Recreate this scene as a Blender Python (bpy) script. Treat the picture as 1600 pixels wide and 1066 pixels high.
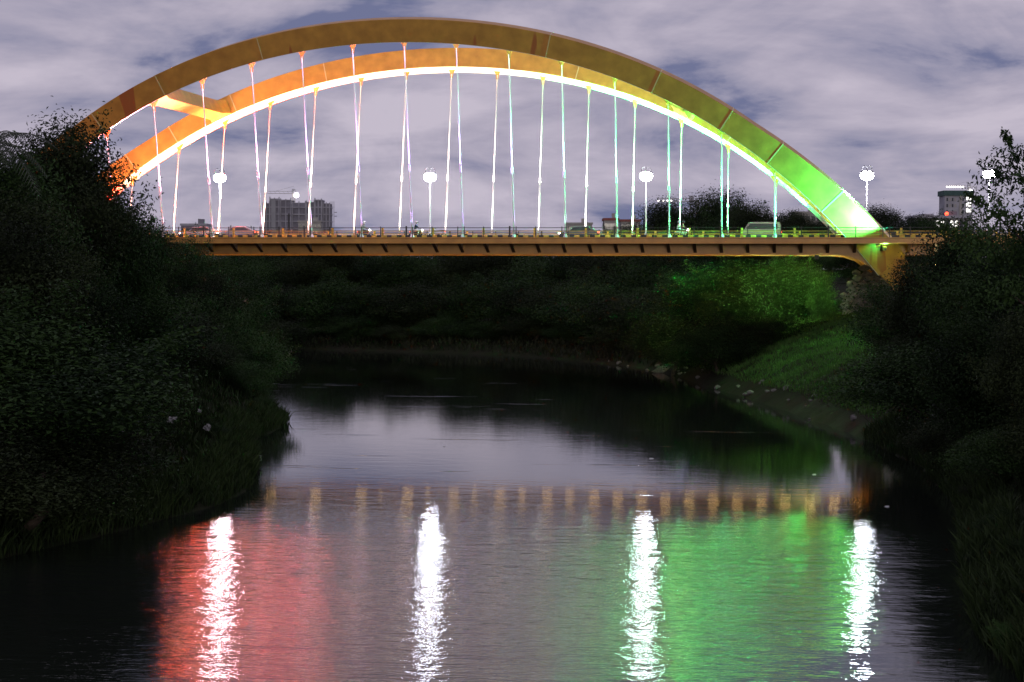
import bpy, bmesh, math, random
import numpy as np
from mathutils import Vector, Matrix

for o in list(bpy.data.objects):
    bpy.data.objects.remove(o)
scene = bpy.context.scene
COL = scene.collection

# ------------------------------------------------------------------ camera
CAM = Vector((36.02, -205.97, 11.20))
YAW, PIT, ROLL, FPX = 0.1327, 0.0355, 0.0022, 3193.1
_f = Vector((-math.sin(YAW) * math.cos(PIT), math.cos(YAW) * math.cos(PIT), -math.sin(PIT)))
_r0 = Vector((math.cos(YAW), math.sin(YAW), 0))
_u0 = _r0.cross(_f)
_r = _r0 * math.cos(ROLL) + _u0 * math.sin(ROLL)
_u = -_r0 * math.sin(ROLL) + _u0 * math.cos(ROLL)
cam_d = bpy.data.cameras.new('camera')
cam = bpy.data.objects.new('camera', cam_d)
COL.objects.link(cam)
cam_d.sensor_width = 36.0
cam_d.lens = FPX / 1600 * 36.0
cam_d.clip_start = 0.5
cam_d.clip_end = 20000
m = Matrix((_r, _u, -_f)).transposed().to_4x4()
m.translation = CAM
cam.matrix_world = m
scene.camera = cam


def at(u, v, t):
    """world point on the line of sight through photo position (u, v) at depth t metres"""
    return CAM + (_f + _r * ((u - 800) / FPX) - _u * ((v - 533) / FPX)) * t


def on_water(u, v, z=0.0):
    d = _f + _r * ((u - 800) / FPX) - _u * ((v - 533) / FPX)
    return CAM + d * ((z - CAM.z) / d.z)


# ------------------------------------------------------------------ world: night clouds lit by the town
world = bpy.data.worlds.new('World')
scene.world = world
world.use_nodes = True
wn, wl = world.node_tree.nodes, world.node_tree.links
wn.clear()


def N(nodes, t, **kw):
    n = nodes.new(t)
    for k, v in kw.items():
        setattr(n, k, v)
    return n


w_out = N(wn, 'ShaderNodeOutputWorld')
w_bg = N(wn, 'ShaderNodeBackground')
w_tc = N(wn, 'ShaderNodeTexCoord')
w_sep = N(wn, 'ShaderNodeSeparateXYZ')
wl.new(w_tc.outputs['Generated'], w_sep.inputs[0])
w_abs = N(wn, 'ShaderNodeMath', operation='ABSOLUTE')
wl.new(w_sep.outputs['Z'], w_abs.inputs[0])
w_add = N(wn, 'ShaderNodeMath', operation='ADD')
w_add.inputs[1].default_value = 0.20
wl.new(w_abs.outputs[0], w_add.inputs[0])
w_dx = N(wn, 'ShaderNodeMath', operation='DIVIDE')
w_dy = N(wn, 'ShaderNodeMath', operation='DIVIDE')
wl.new(w_sep.outputs['X'], w_dx.inputs[0]); wl.new(w_add.outputs[0], w_dx.inputs[1])
wl.new(w_sep.outputs['Y'], w_dy.inputs[0]); wl.new(w_add.outputs[0], w_dy.inputs[1])
w_cmb = N(wn, 'ShaderNodeCombineXYZ')
wl.new(w_dx.outputs[0], w_cmb.inputs[0]); wl.new(w_dy.outputs[0], w_cmb.inputs[1])
w_n1 = N(wn, 'ShaderNodeTexNoise')
w_n1.inputs['Scale'].default_value = 2.3
w_n1.inputs['Detail'].default_value = 9
w_n1.inputs['Roughness'].default_value = 0.56
w_n1.inputs['Distortion'].default_value = 0.35
wl.new(w_cmb.outputs[0], w_n1.inputs['Vector'])
w_r1 = N(wn, 'ShaderNodeValToRGB')
e = w_r1.color_ramp.elements
e[0].position = 0.415; e[0].color = (0.150, 0.165, 0.285, 1)
e[1].position = 0.605; e[1].color = (0.52, 0.47, 0.56, 1)
el = w_r1.color_ramp.elements.new(0.46); el.color = (0.29, 0.28, 0.385, 1)
el = w_r1.color_ramp.elements.new(0.515); el.color = (0.385, 0.355, 0.45, 1)
w_mp = N(wn, 'ShaderNodeMapping')
w_mp.inputs['Scale'].default_value = (1.0, 1.0, 2.4)
wl.new(w_tc.outputs['Generated'], w_mp.inputs['Vector'])
w_n2 = N(wn, 'ShaderNodeTexNoise')
w_n2.inputs['Scale'].default_value = 8.5
w_n2.inputs['Detail'].default_value = 8
w_n2.inputs['Roughness'].default_value = 0.55
w_n2.inputs['Distortion'].default_value = 0.6
wl.new(w_mp.outputs[0], w_n2.inputs['Vector'])
w_fm = N(wn, 'ShaderNodeMixRGB')
w_fm.inputs['Fac'].default_value = 0.5
wl.new(w_n1.outputs['Fac'], w_fm.inputs['Color1'])
wl.new(w_n2.outputs['Fac'], w_fm.inputs['Color2'])
wl.new(w_fm.outputs['Color'], w_r1.inputs['Fac'])
# what is left of the evening sky above the clouds (sun well under the horizon)
w_sky = N(wn, 'ShaderNodeTexSky', sky_type='NISHITA')
w_sky.sun_disc = False
w_sky.sun_elevation = math.radians(-4)
w_sky.sun_rotation = math.radians(160)
w_mix = N(wn, 'ShaderNodeMixRGB', blend_type='ADD')
w_mix.inputs['Fac'].default_value = 0.06
wl.new(w_r1.outputs['Color'], w_mix.inputs['Color1'])
wl.new(w_sky.outputs['Color'], w_mix.inputs['Color2'])
wl.new(w_mix.outputs['Color'], w_bg.inputs['Color'])
w_bg.inputs['Strength'].default_value = 1.07
wl.new(w_bg.outputs[0], w_out.inputs[0])

# added low fill standing in for the town's glow: faint, wide, from behind the camera
sun_d = bpy.data.lights.new('town_glow', 'SUN')
sun_d.energy = 0.42
sun_d.angle = math.radians(10)
sun_d.color = (1.0, 0.90, 0.78)
sun = bpy.data.objects.new('town_glow', sun_d)
COL.objects.link(sun)
sun.rotation_euler = Vector((-0.13, 0.98, -0.065)).to_track_quat('-Z', 'Y').to_euler()

scene.view_settings.view_transform = 'Standard'
scene.view_settings.look = 'None'
scene.view_settings.exposure = 0.0
scene.view_settings.gamma = 1.0
scene.view_settings.use_curve_mapping = False
scene.cycles.use_denoising = True
scene.cycles.sample_clamp_indirect = 60
scene.cycles.max_bounces = 6
scene.cycles.transparent_max_bounces = 8

# ------------------------------------------------------------------ helpers
MATS = {}


def mat(name, color, rough=0.6, metal=0.0, var=0.0, scale=3.0, emit=None, strength=0.0, color2=None, bump=0.0,
        spec=0.5):
    if name in MATS:
        return MATS[name]
    mt = bpy.data.materials.new(name)
    mt.use_nodes = True
    n, l = mt.node_tree.nodes, mt.node_tree.links
    b = n['Principled BSDF']
    b.inputs['Base Color'].default_value = (*color, 1)
    b.inputs['Roughness'].default_value = rough
    b.inputs['Metallic'].default_value = metal
    b.inputs['Specular IOR Level'].default_value = spec
    if emit:
        b.inputs['Emission Color'].default_value = (*emit, 1)
        b.inputs['Emission Strength'].default_value = strength
    if var > 0 or color2:
        tc = N(n, 'ShaderNodeTexCoord')
        ns = N(n, 'ShaderNodeTexNoise')
        ns.inputs['Scale'].default_value = scale
        ns.inputs['Detail'].default_value = 6
        ns.inputs['Roughness'].default_value = 0.65
        l.new(tc.outputs['Object'], ns.inputs['Vector'])
        rp = N(n, 'ShaderNodeValToRGB')
        rp.color_ramp.elements[0].position = 0.33
        rp.color_ramp.elements[1].position = 0.67
        c2 = color2 if color2 else tuple(c * (1 - var) for c in color)
        rp.color_ramp.elements[0].color = (*c2, 1)
        rp.color_ramp.elements[1].color = (*color, 1)
        l.new(ns.outputs['Fac'], rp.inputs['Fac'])
        l.new(rp.outputs['Color'], b.inputs['Base Color'])
        if bump:
            bp = N(n, 'ShaderNodeBump')
            bp.inputs['Strength'].default_value = 1.0
            bp.inputs['Distance'].default_value = bump
            l.new(ns.outputs['Fac'], bp.inputs['Height'])
            l.new(bp.outputs['Normal'], b.inputs['Normal'])
    MATS[name] = mt
    return mt


class MB:
    """collects boxes, prisms and tubes and links them as ONE mesh object"""

    def __init__(self):
        self.v, self.f = [], []

    def add(self, vs, fs):
        o = len(self.v)
        self.v += [tuple(p) for p in vs]
        self.f += [tuple(i + o for i in q) for q in fs]
        return self

    def box(self, x0, x1, y0, y1, z0, z1):
        return self.add([(x0, y0, z0), (x1, y0, z0), (x1, y1, z0), (x0, y1, z0),
                         (x0, y0, z1), (x1, y0, z1), (x1, y1, z1), (x0, y1, z1)],
                        [(0, 3, 2, 1), (4, 5, 6, 7), (0, 1, 5, 4), (1, 2, 6, 5), (2, 3, 7, 6), (3, 0, 4, 7)])

    def prism(self, pts, y0, y1):
        """polygon in x,z extruded along y; y0/y1 may be functions of (x, z)"""
        n = len(pts)
        f0 = y0 if callable(y0) else (lambda x, z: y0)
        f1 = y1 if callable(y1) else (lambda x, z: y1)
        vs = [(x, f0(x, z), z) for x, z in pts] + [(x, f1(x, z), z) for x, z in pts]
        fs = [tuple(range(n)), tuple(range(2 * n - 1, n - 1, -1))]
        fs += [(i, i + n, (i + 1) % n + n, (i + 1) % n) for i in range(n)]
        return self.add(vs, fs)

    def tube(self, pts, rad, seg=8, cap=True):
        pts = [Vector(p) for p in pts]
        rr = rad if isinstance(rad, (list, tuple)) else [rad] * len(pts)
        vs, fs = [], []
        for i, p in enumerate(pts):
            t = (pts[min(i + 1, len(pts) - 1)] - pts[max(i - 1, 0)])
            t = t.normalized() if t.length > 1e-9 else Vector((0, 0, 1))
            a = t.orthogonal().normalized() if abs(t.z) < 0.9 else t.cross(Vector((0, 1, 0))).normalized()
            b = t.cross(a)
            for k in range(seg):
                g = 2 * math.pi * k / seg
                vs.append(p + (a * math.cos(g) + b * math.sin(g)) * rr[i])
        for i in range(len(pts) - 1):
            for k in range(seg):
                k2 = (k + 1) % seg
                fs.append((i * seg + k, i * seg + k2, (i + 1) * seg + k2, (i + 1) * seg + k))
        if cap:
            fs.append(tuple(range(seg - 1, -1, -1)))
            fs.append(tuple(range((len(pts) - 1) * seg, len(pts) * seg)))
        return self.add(vs, fs)

    def ball(self, c, r, seg=12, rings=8, sz=1.0):
        c = Vector(c)
        return self.tube([c + Vector((0, 0, -r * sz * math.cos(math.pi * i / rings))) for i in range(rings + 1)],
                         [max(1e-4, r * math.sin(math.pi * i / rings)) for i in range(rings + 1)], seg)

    def mesh(self, name, smooth=False):
        me = bpy.data.meshes.new(name)
        me.from_pydata([tuple(p) for p in self.v], [], self.f)
        bm = bmesh.new()
        bm.from_mesh(me)
        bmesh.ops.recalc_face_normals(bm, faces=bm.faces)
        bm.to_mesh(me)
        bm.free()
        if smooth:
            for p in me.polygons:
                p.use_smooth = True
        return me

    def build(self, name, material, parent=None, smooth=False, loc=None):
        return link(name, self.mesh(name, smooth), material, parent, loc)


def link(name, me, material=None, parent=None, loc=None):
    o = bpy.data.objects.new(name, me)
    COL.objects.link(o)
    if material is not None and not me.materials:
        me.materials.append(material)
    if parent is not None:
        o.parent = parent
    if loc is not None:
        o.location = loc
    return o


def tag(o, label=None, cat=None, group=None, kind=None):
    if label: o['label'] = label
    if cat: o['category'] = cat
    if group: o['group'] = group
    if kind: o['kind'] = kind
    return o


def empty(name, loc=(0, 0, 0), rz=0.0):
    o = bpy.data.objects.new(name, None)
    COL.objects.link(o)
    o.location = loc
    o.rotation_euler = (0, 0, rz)
    o.empty_display_size = 0.5
    return o


def copy_tree(o, parent=None):
    c = o.copy()
    COL.objects.link(c)
    c.parent = parent
    for ch in list(o.children):
        copy_tree(ch, c)
    return c


def spot(name, loc, aim, power, color, angle, blend=0.6, size=0.12, parent=None):
    d = bpy.data.lights.new(name, 'SPOT')
    d.energy = power
    d.color = color
    d.spot_size = math.radians(angle)
    d.spot_blend = blend
    d.shadow_soft_size = size
    o = bpy.data.objects.new(name, d)
    COL.objects.link(o)
    o.location = loc
    o.rotation_euler = (Vector(aim) - Vector(loc)).to_track_quat('-Z', 'Y').to_euler()
    if parent is not None:
        o.parent = parent
    return o


# ------------------------------------------------------------------ terrain and water
RIVER = [(0, -300), (2, -230), (5, -180), (7, -160), (9, -138), (10.7, -130), (12, -121), (11.5, -114), (8.8, -103),
         (5.0, -90), (4.2, -79), (3.4, -74), (-1, -64), (-4.8, -53), (-10, -32), (-16, -10), (-23, 12), (-44, 26),
         (-90, 34), (-180, 30), (-400, 10),
         (-400, 50), (-180, 66), (-90, 62), (-40, 50), (-14, 40), (4.4, 30), (14, 16), (21.4, 3), (25.6, -12),
         (29, -28), (32.5, -42), (37.1, -63), (41, -84), (43.2, -100), (43.4, -119), (42, -137), (41.4, -149),
         (42.5, -160), (47, -180), (56, -205), (66, -240), (80, -300)]
RV = np.array(RIVER, float)
RV = np.array([CAM.x, CAM.y]) + (RV - np.array([CAM.x, CAM.y])) * 1.1034


def river_sd(x, y):
    """signed distance to the waterline: negative on the water"""
    x = np.asarray(x, float); y = np.asarray(y, float)
    a = RV; b = np.roll(RV, -1, axis=0)
    best = np.full(x.shape, 1e9)
    inside = np.zeros(x.shape, bool)
    for (ax, ay), (bx, by) in zip(a, b):
        dx, dy = bx - ax, by - ay
        t = np.clip(((x - ax) * dx + (y - ay) * dy) / (dx * dx + dy * dy), 0, 1)
        best = np.minimum(best, np.hypot(x - ax - t * dx, y - ay - t * dy))
        if dy != 0:
            c = ((ay > y) != (by > y)) & (x < dx * (y - ay) / dy + ax)
            inside ^= c
    return np.where(inside, -best, best)


def wob(x, y):
    return (np.sin(x * 0.53 + 1.3 * np.sin(y * 0.31)) + np.sin(y * 0.47 + 1.7 * np.sin(x * 0.23)) +
            0.6 * np.sin(x * 1.3 + y * 0.9) + 0.6 * np.sin(x * 0.8 - y * 1.5)) / 3.2


def ground_z(x, y):
    x = np.asarray(x, float); y = np.asarray(y, float)
    d = river_sd(x, y) + 0.28 * wob(x * 1.7, y * 1.7)
    top_h = 9.4 - 5.6 * np.clip((y - 24) / 14, 0, 1) * np.clip((36 - x) / 12, 0, 1)
    up = top_h * (1 - np.exp(-np.maximum(d, 0) / 14.0)) + 0.35 * wob(x, y) * np.clip(d / 6, 0, 1)
    dn = -2.2 * (1 - np.exp(np.minimum(d, 0) / 3.0))
    z = np.where(d > 0, up, dn) + 0.02
    ax = np.abs(x); ay = np.abs(y)
    s = np.clip((ax - 54) / 7, 0, 1); s = s * s * (3 - 2 * s)
    t = np.clip((21 - ay) / 8, 0, 1); t = t * t * (3 - 2 * t)
    emb = s * t
    return z * (1 - emb) + np.maximum(z, 13.8) * emb


def gz(x, y):
    return float(ground_z(np.array([x]), np.array([y]))[0])


def axis(core0, core1, step, far0, far1):
    c = list(np.arange(core0, core1 + 0.01, step))
    s = step; p = core1; hi = []
    while p < far1:
        s *= 1.28; p += s; hi.append(min(p, far1))
    s = step; p = core0; lo = []
    while p > far0:
        s *= 1.28; p -= s; lo.append(max(p, far0))
    return np.array(lo[::-1] + c + hi)


gx = axis(-60, 90, 0.85, -5000, 5000)
gy = axis(-190, 80, 0.85, -2500, 9000)
GX, GY = np.meshgrid(gx, gy)
GZ = ground_z(GX.ravel(), GY.ravel())
nx, ny = len(gx), len(gy)
me = bpy.data.meshes.new('ground')
idx = np.arange(nx * ny).reshape(ny, nx)
fc = np.stack([idx[:-1, :-1], idx[:-1, 1:], idx[1:, 1:], idx[1:, :-1]], -1).reshape(-1, 4)
me.from_pydata(np.column_stack([GX.ravel(), GY.ravel(), GZ]).tolist(), [], fc.tolist())
for p in me.polygons:
    p.use_smooth = True
soil = mat('soil', (0.024, 0.020, 0.014), 0.95, color2=(0.016, 0.024, 0.009), scale=0.35, bump=0.15, spec=0.05)
ground = link('ground', me, soil)
tag(ground, kind='structure')

wm = bpy.data.materials.new('river_water')
wm.use_nodes = True
n, l = wm.node_tree.nodes, wm.node_tree.links
b = n['Principled BSDF']
b.inputs['Base Color'].default_value = (0.010, 0.012, 0.010, 1)
b.inputs['Roughness'].default_value = 0.035
b.inputs['IOR'].default_value = 1.38
geo = N(n, 'ShaderNodeNewGeometry')
sep = N(n, 'ShaderNodeSeparateXYZ')
l.new(geo.outputs['Position'], sep.inputs[0])


def noise(scale, detail, rough, sx=1.0, sy=1.0):
    mp = N(n, 'ShaderNodeMapping')
    mp.inputs['Scale'].default_value = (sx, sy, 1)
    l.new(geo.outputs['Position'], mp.inputs['Vector'])
    t = N(n, 'ShaderNodeTexNoise')
    t.inputs['Scale'].default_value = scale
    t.inputs['Detail'].default_value = detail
    t.inputs['Roughness'].default_value = rough
    l.new(mp.outputs[0], t.inputs['Vector'])
    return t.outputs['Fac']


def mth(op, a, b_=None, c_=None):
    q = N(n, 'ShaderNodeMath', operation=op)
    for i, v in enumerate((a, b_, c_)):
        if v is None: continue
        if isinstance(v, (int, float)): q.inputs[i].default_value = v
        else: l.new(v, q.inputs[i])
    return q.outputs[0]


def rng_map(v, a0, a1, b0, b1):
    q = N(n, 'ShaderNodeMapRange', interpolation_type='SMOOTHSTEP')
    l.new(v, q.inputs[0])
    for i, k in enumerate((a0, a1, b0, b1)): q.inputs[i + 1].default_value = k
    return q.outputs[0]


# the breeze ruffles the near reach; the far reach and the lee of the right bank lie calm
patch = noise(0.06, 3, 0.5, 1.0, 0.6)
ysh = mth('ADD', sep.outputs['Y'], mth('MULTIPLY', mth('SUBTRACT', patch, 0.5), 22.0))
wind = rng_map(ysh, -102.0, -132.0, 0.085, 1.0)
lee = mth('SUBTRACT', sep.outputs['X'], mth('MULTIPLY', mth('ADD', sep.outputs['Y'], 150.0), 0.30))
lee = mth('ADD', lee, mth('MULTIPLY', mth('SUBTRACT', noise(0.22, 4, 0.6), 0.5), 9.0))
calm = rng_map(lee, 33.0, 39.5, 1.0, 0.16)
streak = rng_map(noise(0.5, 4, 0.6, 0.10, 0.9), 0.60, 0.72, 0.0, 0.25)
amp = mth('MULTIPLY', mth('MAXIMUM', wind, streak), calm)
h0 = noise(0.55, 2, 0.5, 0.5, 1.0)
h1 = noise(1.6, 2, 0.5, 0.42, 1.0)
h2 = noise(5.5, 3, 0.55, 0.45, 1.0)
hh = mth('ADD', mth('MULTIPLY', h1, 0.030), mth('MULTIPLY', h2, 0.015))
hh = mth('ADD', hh, mth('MULTIPLY', h0, 0.030))
hh = mth('MULTIPLY', hh, amp)
bp = N(n, 'ShaderNodeBump')
bp.inputs['Strength'].default_value = 1.0
bp.inputs['Distance'].default_value = 1.0
l.new(hh, bp.inputs['Height'])
l.new(bp.outputs['Normal'], b.inputs['Normal'])
wmb = MB()
wmb.add([(-420, -320, 0), (120, -320, 0), (120, 90, 0), (-420, 90, 0)], [(0, 1, 2, 3)])
water = wmb.build('river_water', wm)
tag(water, kind='structure')

# ------------------------------------------------------------------ the arch bridge
DK = 14.15           # walkway level above the water
HW = 9.70            # half distance between the two hanger planes at deck level
LEAN = 0.2355
AH, AA, AB, AX0 = 18.63, 0.00793, 1.4426e-6, -0.18


def sof(x):
    x = x - AX0
    return AH - AA * x * x - AB * x ** 4


gold = bpy.data.materials.new('gold_paint')
gold.use_nodes = True
gn, gl = gold.node_tree.nodes, gold.node_tree.links
gb = gn['Principled BSDF']
gb.inputs['Roughness'].default_value = 0.42
gtc = N(gn, 'ShaderNodeTexCoord')
g1 = N(gn, 'ShaderNodeTexNoise'); g1.inputs['Scale'].default_value = 0.9; g1.inputs['Detail'].default_value = 7
gm = N(gn, 'ShaderNodeMapping'); gm.inputs['Scale'].default_value = (0.30, 0.05, 0.05)
gm.inputs['Rotation'].default_value = (0, 0.5, 0)
gl.new(gtc.outputs['Object'], g1.inputs['Vector'])
gl.new(gtc.outputs['Object'], gm.inputs['Vector'])
g2 = N(gn, 'ShaderNodeTexNoise'); g2.inputs['Scale'].default_value = 1.0; g2.inputs['Detail'].default_value = 3
gl.new(gm.outputs[0], g2.inputs['Vector'])
gr = N(gn, 'ShaderNodeValToRGB')
gr.color_ramp.elements[0].position = 0.3; gr.color_ramp.elements[0].color = (0.44, 0.200, 0.036, 1)
gr.color_ramp.elements[1].position = 0.7; gr.color_ramp.elements[1].color = (0.62, 0.300, 0.052, 1)
gl.new(g1.outputs['Fac'], gr.inputs['Fac'])
gp = N(gn, 'ShaderNodeValToRGB')
gp.color_ramp.elements[0].position = 0.685; gp.color_ramp.elements[0].color = (0, 0, 0, 1)
gp.color_ramp.elements[1].position = 0.70; gp.color_ramp.elements[1].color = (1, 1, 1, 1)
gl.new(g2.outputs['Fac'], gp.inputs['Fac'])
gx_ = N(gn, 'ShaderNodeMixRGB')
gx_.inputs['Color2'].default_value = (0.40, 0.115, 0.03, 1)
gl.new(gp.outputs['Color'], gx_.inputs['Fac'])
gl.new(gr.outputs['Color'], gx_.inputs['Color1'])
gl.new(gx_.outputs['Color'], gb.inputs['Base Color'])
MATS['gold'] = gold
gold_d = gold.copy()
for nd in gold_d.node_tree.nodes:
    if nd.type == 'VALTORGB' and nd.color_ramp.elements[0].position > 0.6:
        nd.color_ramp.elements[1].position = 0.96; nd.color_ramp.elements[0].position = 0.95

seam_m = mat('seam_lit', (0.66, 0.50, 0.25), 0.4)  # paler than the arch: the grazing light on the seams is painted in
soffit_m = mat('cream_underside', (0.80, 0.70, 0.56), 0.5, var=0.15, scale=0.7)
hang_m = mat('hanger_white', (0.82, 0.80, 0.80), 0.35)
conc = mat('concrete', (0.33, 0.31, 0.28), 0.85, var=0.35, scale=0.8)
dark_steel = mat('dark_steel', (0.035, 0.032, 0.03), 0.5)
yellow = mat('yellow_paint', (0.72, 0.42, 0.045), 0.5, var=0.25, scale=2)
blackp = mat('black_paint', (0.03, 0.03, 0.03), 0.6)
asphalt = mat('asphalt', (0.05, 0.05, 0.05), 0.9, var=0.3, scale=2)

bridge = empty('arch_bridge', (0, 0, 0))
tag(bridge, 'gold steel arch bridge with two outward leaning arches and white hangers over the river', 'bridge')


def lean_y(side, zrel):
    return side * (HW + LEAN * zrel)


A_DEPTH, A_HALF = 2.28, 0.95
th = math.atan(LEAN)


def arch_ring(x, side, grow=0.0, d0=0.0, d1=None):
    if d1 is None: d1 = 2.15 + 0.075 * max(0.0, abs(x) - 32)
    z = sof(x)
    dz = -2 * AA * (x - AX0) - 4 * AB * (x - AX0) ** 3
    T = Vector((1, side * LEAN * dz, dz)).normalized()
    P = Vector((0, side * math.cos(th), -math.sin(th)))         # across the arch, outwards
    Nn = P.cross(T)
    if Nn.z < 0: Nn = -Nn
    c = Vector((x, lean_y(side, z), DK + z))
    h = A_HALF + grow
    return [c + P * (-h) + Nn * (d0 - grow), c + P * h + Nn * (d0 - grow),
            c + P * h + Nn * (d1 + grow), c + P * (-h) + Nn * (d1 + grow)]


XE = 44.8
SPL = [13.6, 23.5, 29.9, 34.3, 39.4]
arches = {}
for side in (-1, 1):
    vs, fs = [], []
    xs = np.linspace(-XE, XE, 97)
    for x in xs:
        vs += arch_ring(x, side)
    for i in range(len(xs) - 1):
        for k in range(4):
            k2 = (k + 1) % 4
            fs.append((i * 4 + k, i * 4 + k2, i * 4 + 4 + k2, i * 4 + 4 + k))
    fs += [(3, 2, 1, 0), tuple((len(xs) - 1) * 4 + k for k in range(4))]
    ar = MB().add(vs, fs).build('arch', gold, bridge)
    # pale underside plate
    vs, fs = [], []
    for x in xs:
        r4 = arch_ring(x, side, 0.0, -0.035, 0.0)
        vs += [r4[0].lerp(r4[1], 0.004), r4[0].lerp(r4[1], 0.996), r4[2].lerp(r4[3], 0.004), r4[3].lerp(r4[2], 0.004)]
    for i in range(len(xs) - 1):
        for k in range(4):
            k2 = (k + 1) % 4
            fs.append((i * 4 + k, i * 4 + k2, i * 4 + 4 + k2, i * 4 + 4 + k))
    MB().add(vs, fs).build('soffit_plate', soffit_m, ar)
    bv = ar.modifiers.new('bevel', 'BEVEL'); bv.width = 0.03; bv.segments = 1; bv.limit_method = 'ANGLE'
    tag(ar, 'near arch leaning towards the river view' if side < 0 else 'far arch with bright lit underside')
    arches[side] = ar
    for sx in SPL:
        for sg in (-1, 1):
            x = sx * sg
            v2, f2 = [], []
            for dx in (-0.045, 0.045):
                v2 += arch_ring(x + dx, side, 0.022)
            for k in range(4):
                k2 = (k + 1) % 4
                f2.append((k, k2, 4 + k2, 4 + k))
            f2 += [(3, 2, 1, 0), (4, 5, 6, 7)]
            MB().add(v2, f2).build('splice_seam', seam_m, ar)
    # the legs under the deck, haunch and side strut
    for sg in (-1, 1):
        pts = [(42.0, -0.30), (46.4, -0.30), (49.3, -5.6), (46.9, -5.6)]
        if sg < 0: pts = [(-x, z) for x, z in pts][::-1]
        lo = lambda x, z: lean_y(side, z) - A_HALF
        hi = lambda x, z: lean_y(side, z) + A_HALF
        MB().prism([(x, z) for x, z in pts], lo, hi).build('arch_leg', gold_d, bridge, loc=(0, 0, DK))
        cv = [(40.6, -1.60), (42.0, -1.72), (43.2, -2.15), (44.3, -2.95), (45.4, -4.0), (46.6, -5.3), (47.2, -5.3), (46.0, -1.2), (40.6, -1.2)]
        if sg < 0: cv = [(-x, z) for x, z in cv][::-1]
        MB().prism(cv, side * 9.3 - 0.28, side * 9.3 + 0.28).build('haunch', gold, bridge, loc=(0, 0, DK))
        st = [(48.3, -5.4), (49.2, -5.4), (53.6, -1.55), (52.4, -1.55)]
        if sg < 0: st = [(-x, z) for x, z in st][::-1]
        MB().prism(st, side * 9.3 - 0.45, side * 9.3 + 0.45).build('side_strut', gold, bridge, loc=(0, 0, DK))
        ft = MB().box(sg * 48.6 - 3.2, sg * 48.6 + 3.2, side * 8.6 - 2.2, side * 8.6 + 2.2, DK - 8.2, DK - 5.45)
        ft.build('footing', conc, bridge)

# cross braces at the two hangers nearest the quarter points
for bx in (-25.0, 25.0):
    z = sof(bx)
    dz = -2 * AA * (bx - AX0) - 4 * AB * (bx - AX0) ** 3
    T = Vector((1, 0, dz)).normalized(); Nv = Vector((-T.z, 0, T.x))
    rings = []
    for y in np.linspace(-(HW + LEAN * z) + 0.85, (HW + LEAN * z) - 0.85, 13):
        e_ = abs(y) / (HW + LEAN * z)
        w = 0.75 + 0.75 * max(0, (e_ - 0.72) / 0.28) ** 1.6
        c = Vector((bx, y, DK + z)) + Nv * 1.05
        hgt = 0.80
        rings.append([c - T * w - Nv * hgt, c + T * w - Nv * hgt, c + T * w + Nv * hgt, c - T * w + Nv * hgt])
    vs = [p for r_ in rings for p in r_]
    fs = []
    for i in range(len(rings) - 1):
        for k in range(4):
            k2 = (k + 1) % 4
            fs.append((i * 4 + k, i * 4 + k2, i * 4 + 4 + k2, i * 4 + 4 + k))
    MB().add(vs, fs).build('cross_brace', gold, bridge)

# deck
XD = 62.0
MB().box(-XD, XD, -12.75, 12.75, DK - 0.34, DK - 0.06).build('deck_slab', conc, bridge)
MB().box(-XD, XD, -8.35, -0.95, DK - 0.056, DK - 0.03).build('carriageway', asphalt, bridge)
MB().box(-XD, XD, 0.95, 8.35, DK - 0.056, DK - 0.03).build('carriageway', asphalt, bridge)
for s in (-1, 1):
    fb = MB()
    prof = [(13.05, 0.02), (13.05, -0.06), (12.97, -0.09), (12.97, -0.48), (13.02, -0.51), (13.02, -0.58), (12.72, -0.58), (12.72, 0.02)]
    vs = [(-XD, s * y, DK + z) for y, z in prof] + [(XD, s * y, DK + z) for y, z in prof]
    k = len(prof)
    fb.add(vs, [tuple(range(k)), tuple(range(2 * k - 1, k - 1, -1))] + [(i, i + k, (i + 1) % k + k, (i + 1) % k) for i in range(k)])
    fb.build('edge_beam', gold_d, bridge)
    gd = MB()
    gd.box(-XD, XD, s * 9.72 - 0.06, s * 9.72 + 0.06, DK - 1.52, DK - 0.345)
    gd.box(-XD, XD, s * 9.55 - 0.32, s * 9.55 + 0.32, DK - 1.60, DK - 1.525)
    gd.build('girder', gold_d, bridge)
for i in range(-12, 13):
    x = i * 5.0
    MB().prism([(x - 0.15, DK - 1.25), (x + 0.15, DK - 1.25), (x + 0.15, DK - 0.345), (x - 0.15, DK - 0.345)], -9.6, 9.6).build('cross_beam', gold, bridge)

# cantilever ribs under the near walkway: thin web plate over a sloping flange
rb = MB()
rb.add([(-.025, -9.79, -1.36), (-.025, -12.7, -0.36), (-.025, -9.79, -0.36), (.025, -9.79, -1.36), (.025, -12.7, -0.36), (.025, -9.79, -0.36)],
       [(0, 1, 2), (5, 4, 3), (0, 3, 4, 1), (1, 4, 5, 2), (2, 5, 3, 0)])
rib_web = rb.mesh('rib'); rib_web.materials.append(mat('rib_web_lit', (0.82, 0.76, 0.66), 0.5, var=0.2, scale=2))  # web plates coloured pale so that they look lit
rf = MB()
rf.add([(-.15, -9.79, -1.42), (.15, -9.79, -1.42), (.15, -12.7, -0.44), (-.15, -12.7, -0.44),
        (-.15, -9.79, -1.362), (.15, -9.79, -1.362), (.15, -12.7, -0.40), (-.15, -12.7, -0.40)],
       [(0, 1, 2, 3), (7, 6, 5, 4), (0, 4, 5, 1), (1, 5, 6, 2), (2, 6, 7, 3), (3, 7, 4, 0)])
rib_fl = rf.mesh('rib_flange'); rib_fl.materials.append(mat('rib_flange_shade', (0.10, 0.05, 0.02), 0.6))  # dark tone paints in the shade on the flange's underside
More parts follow.
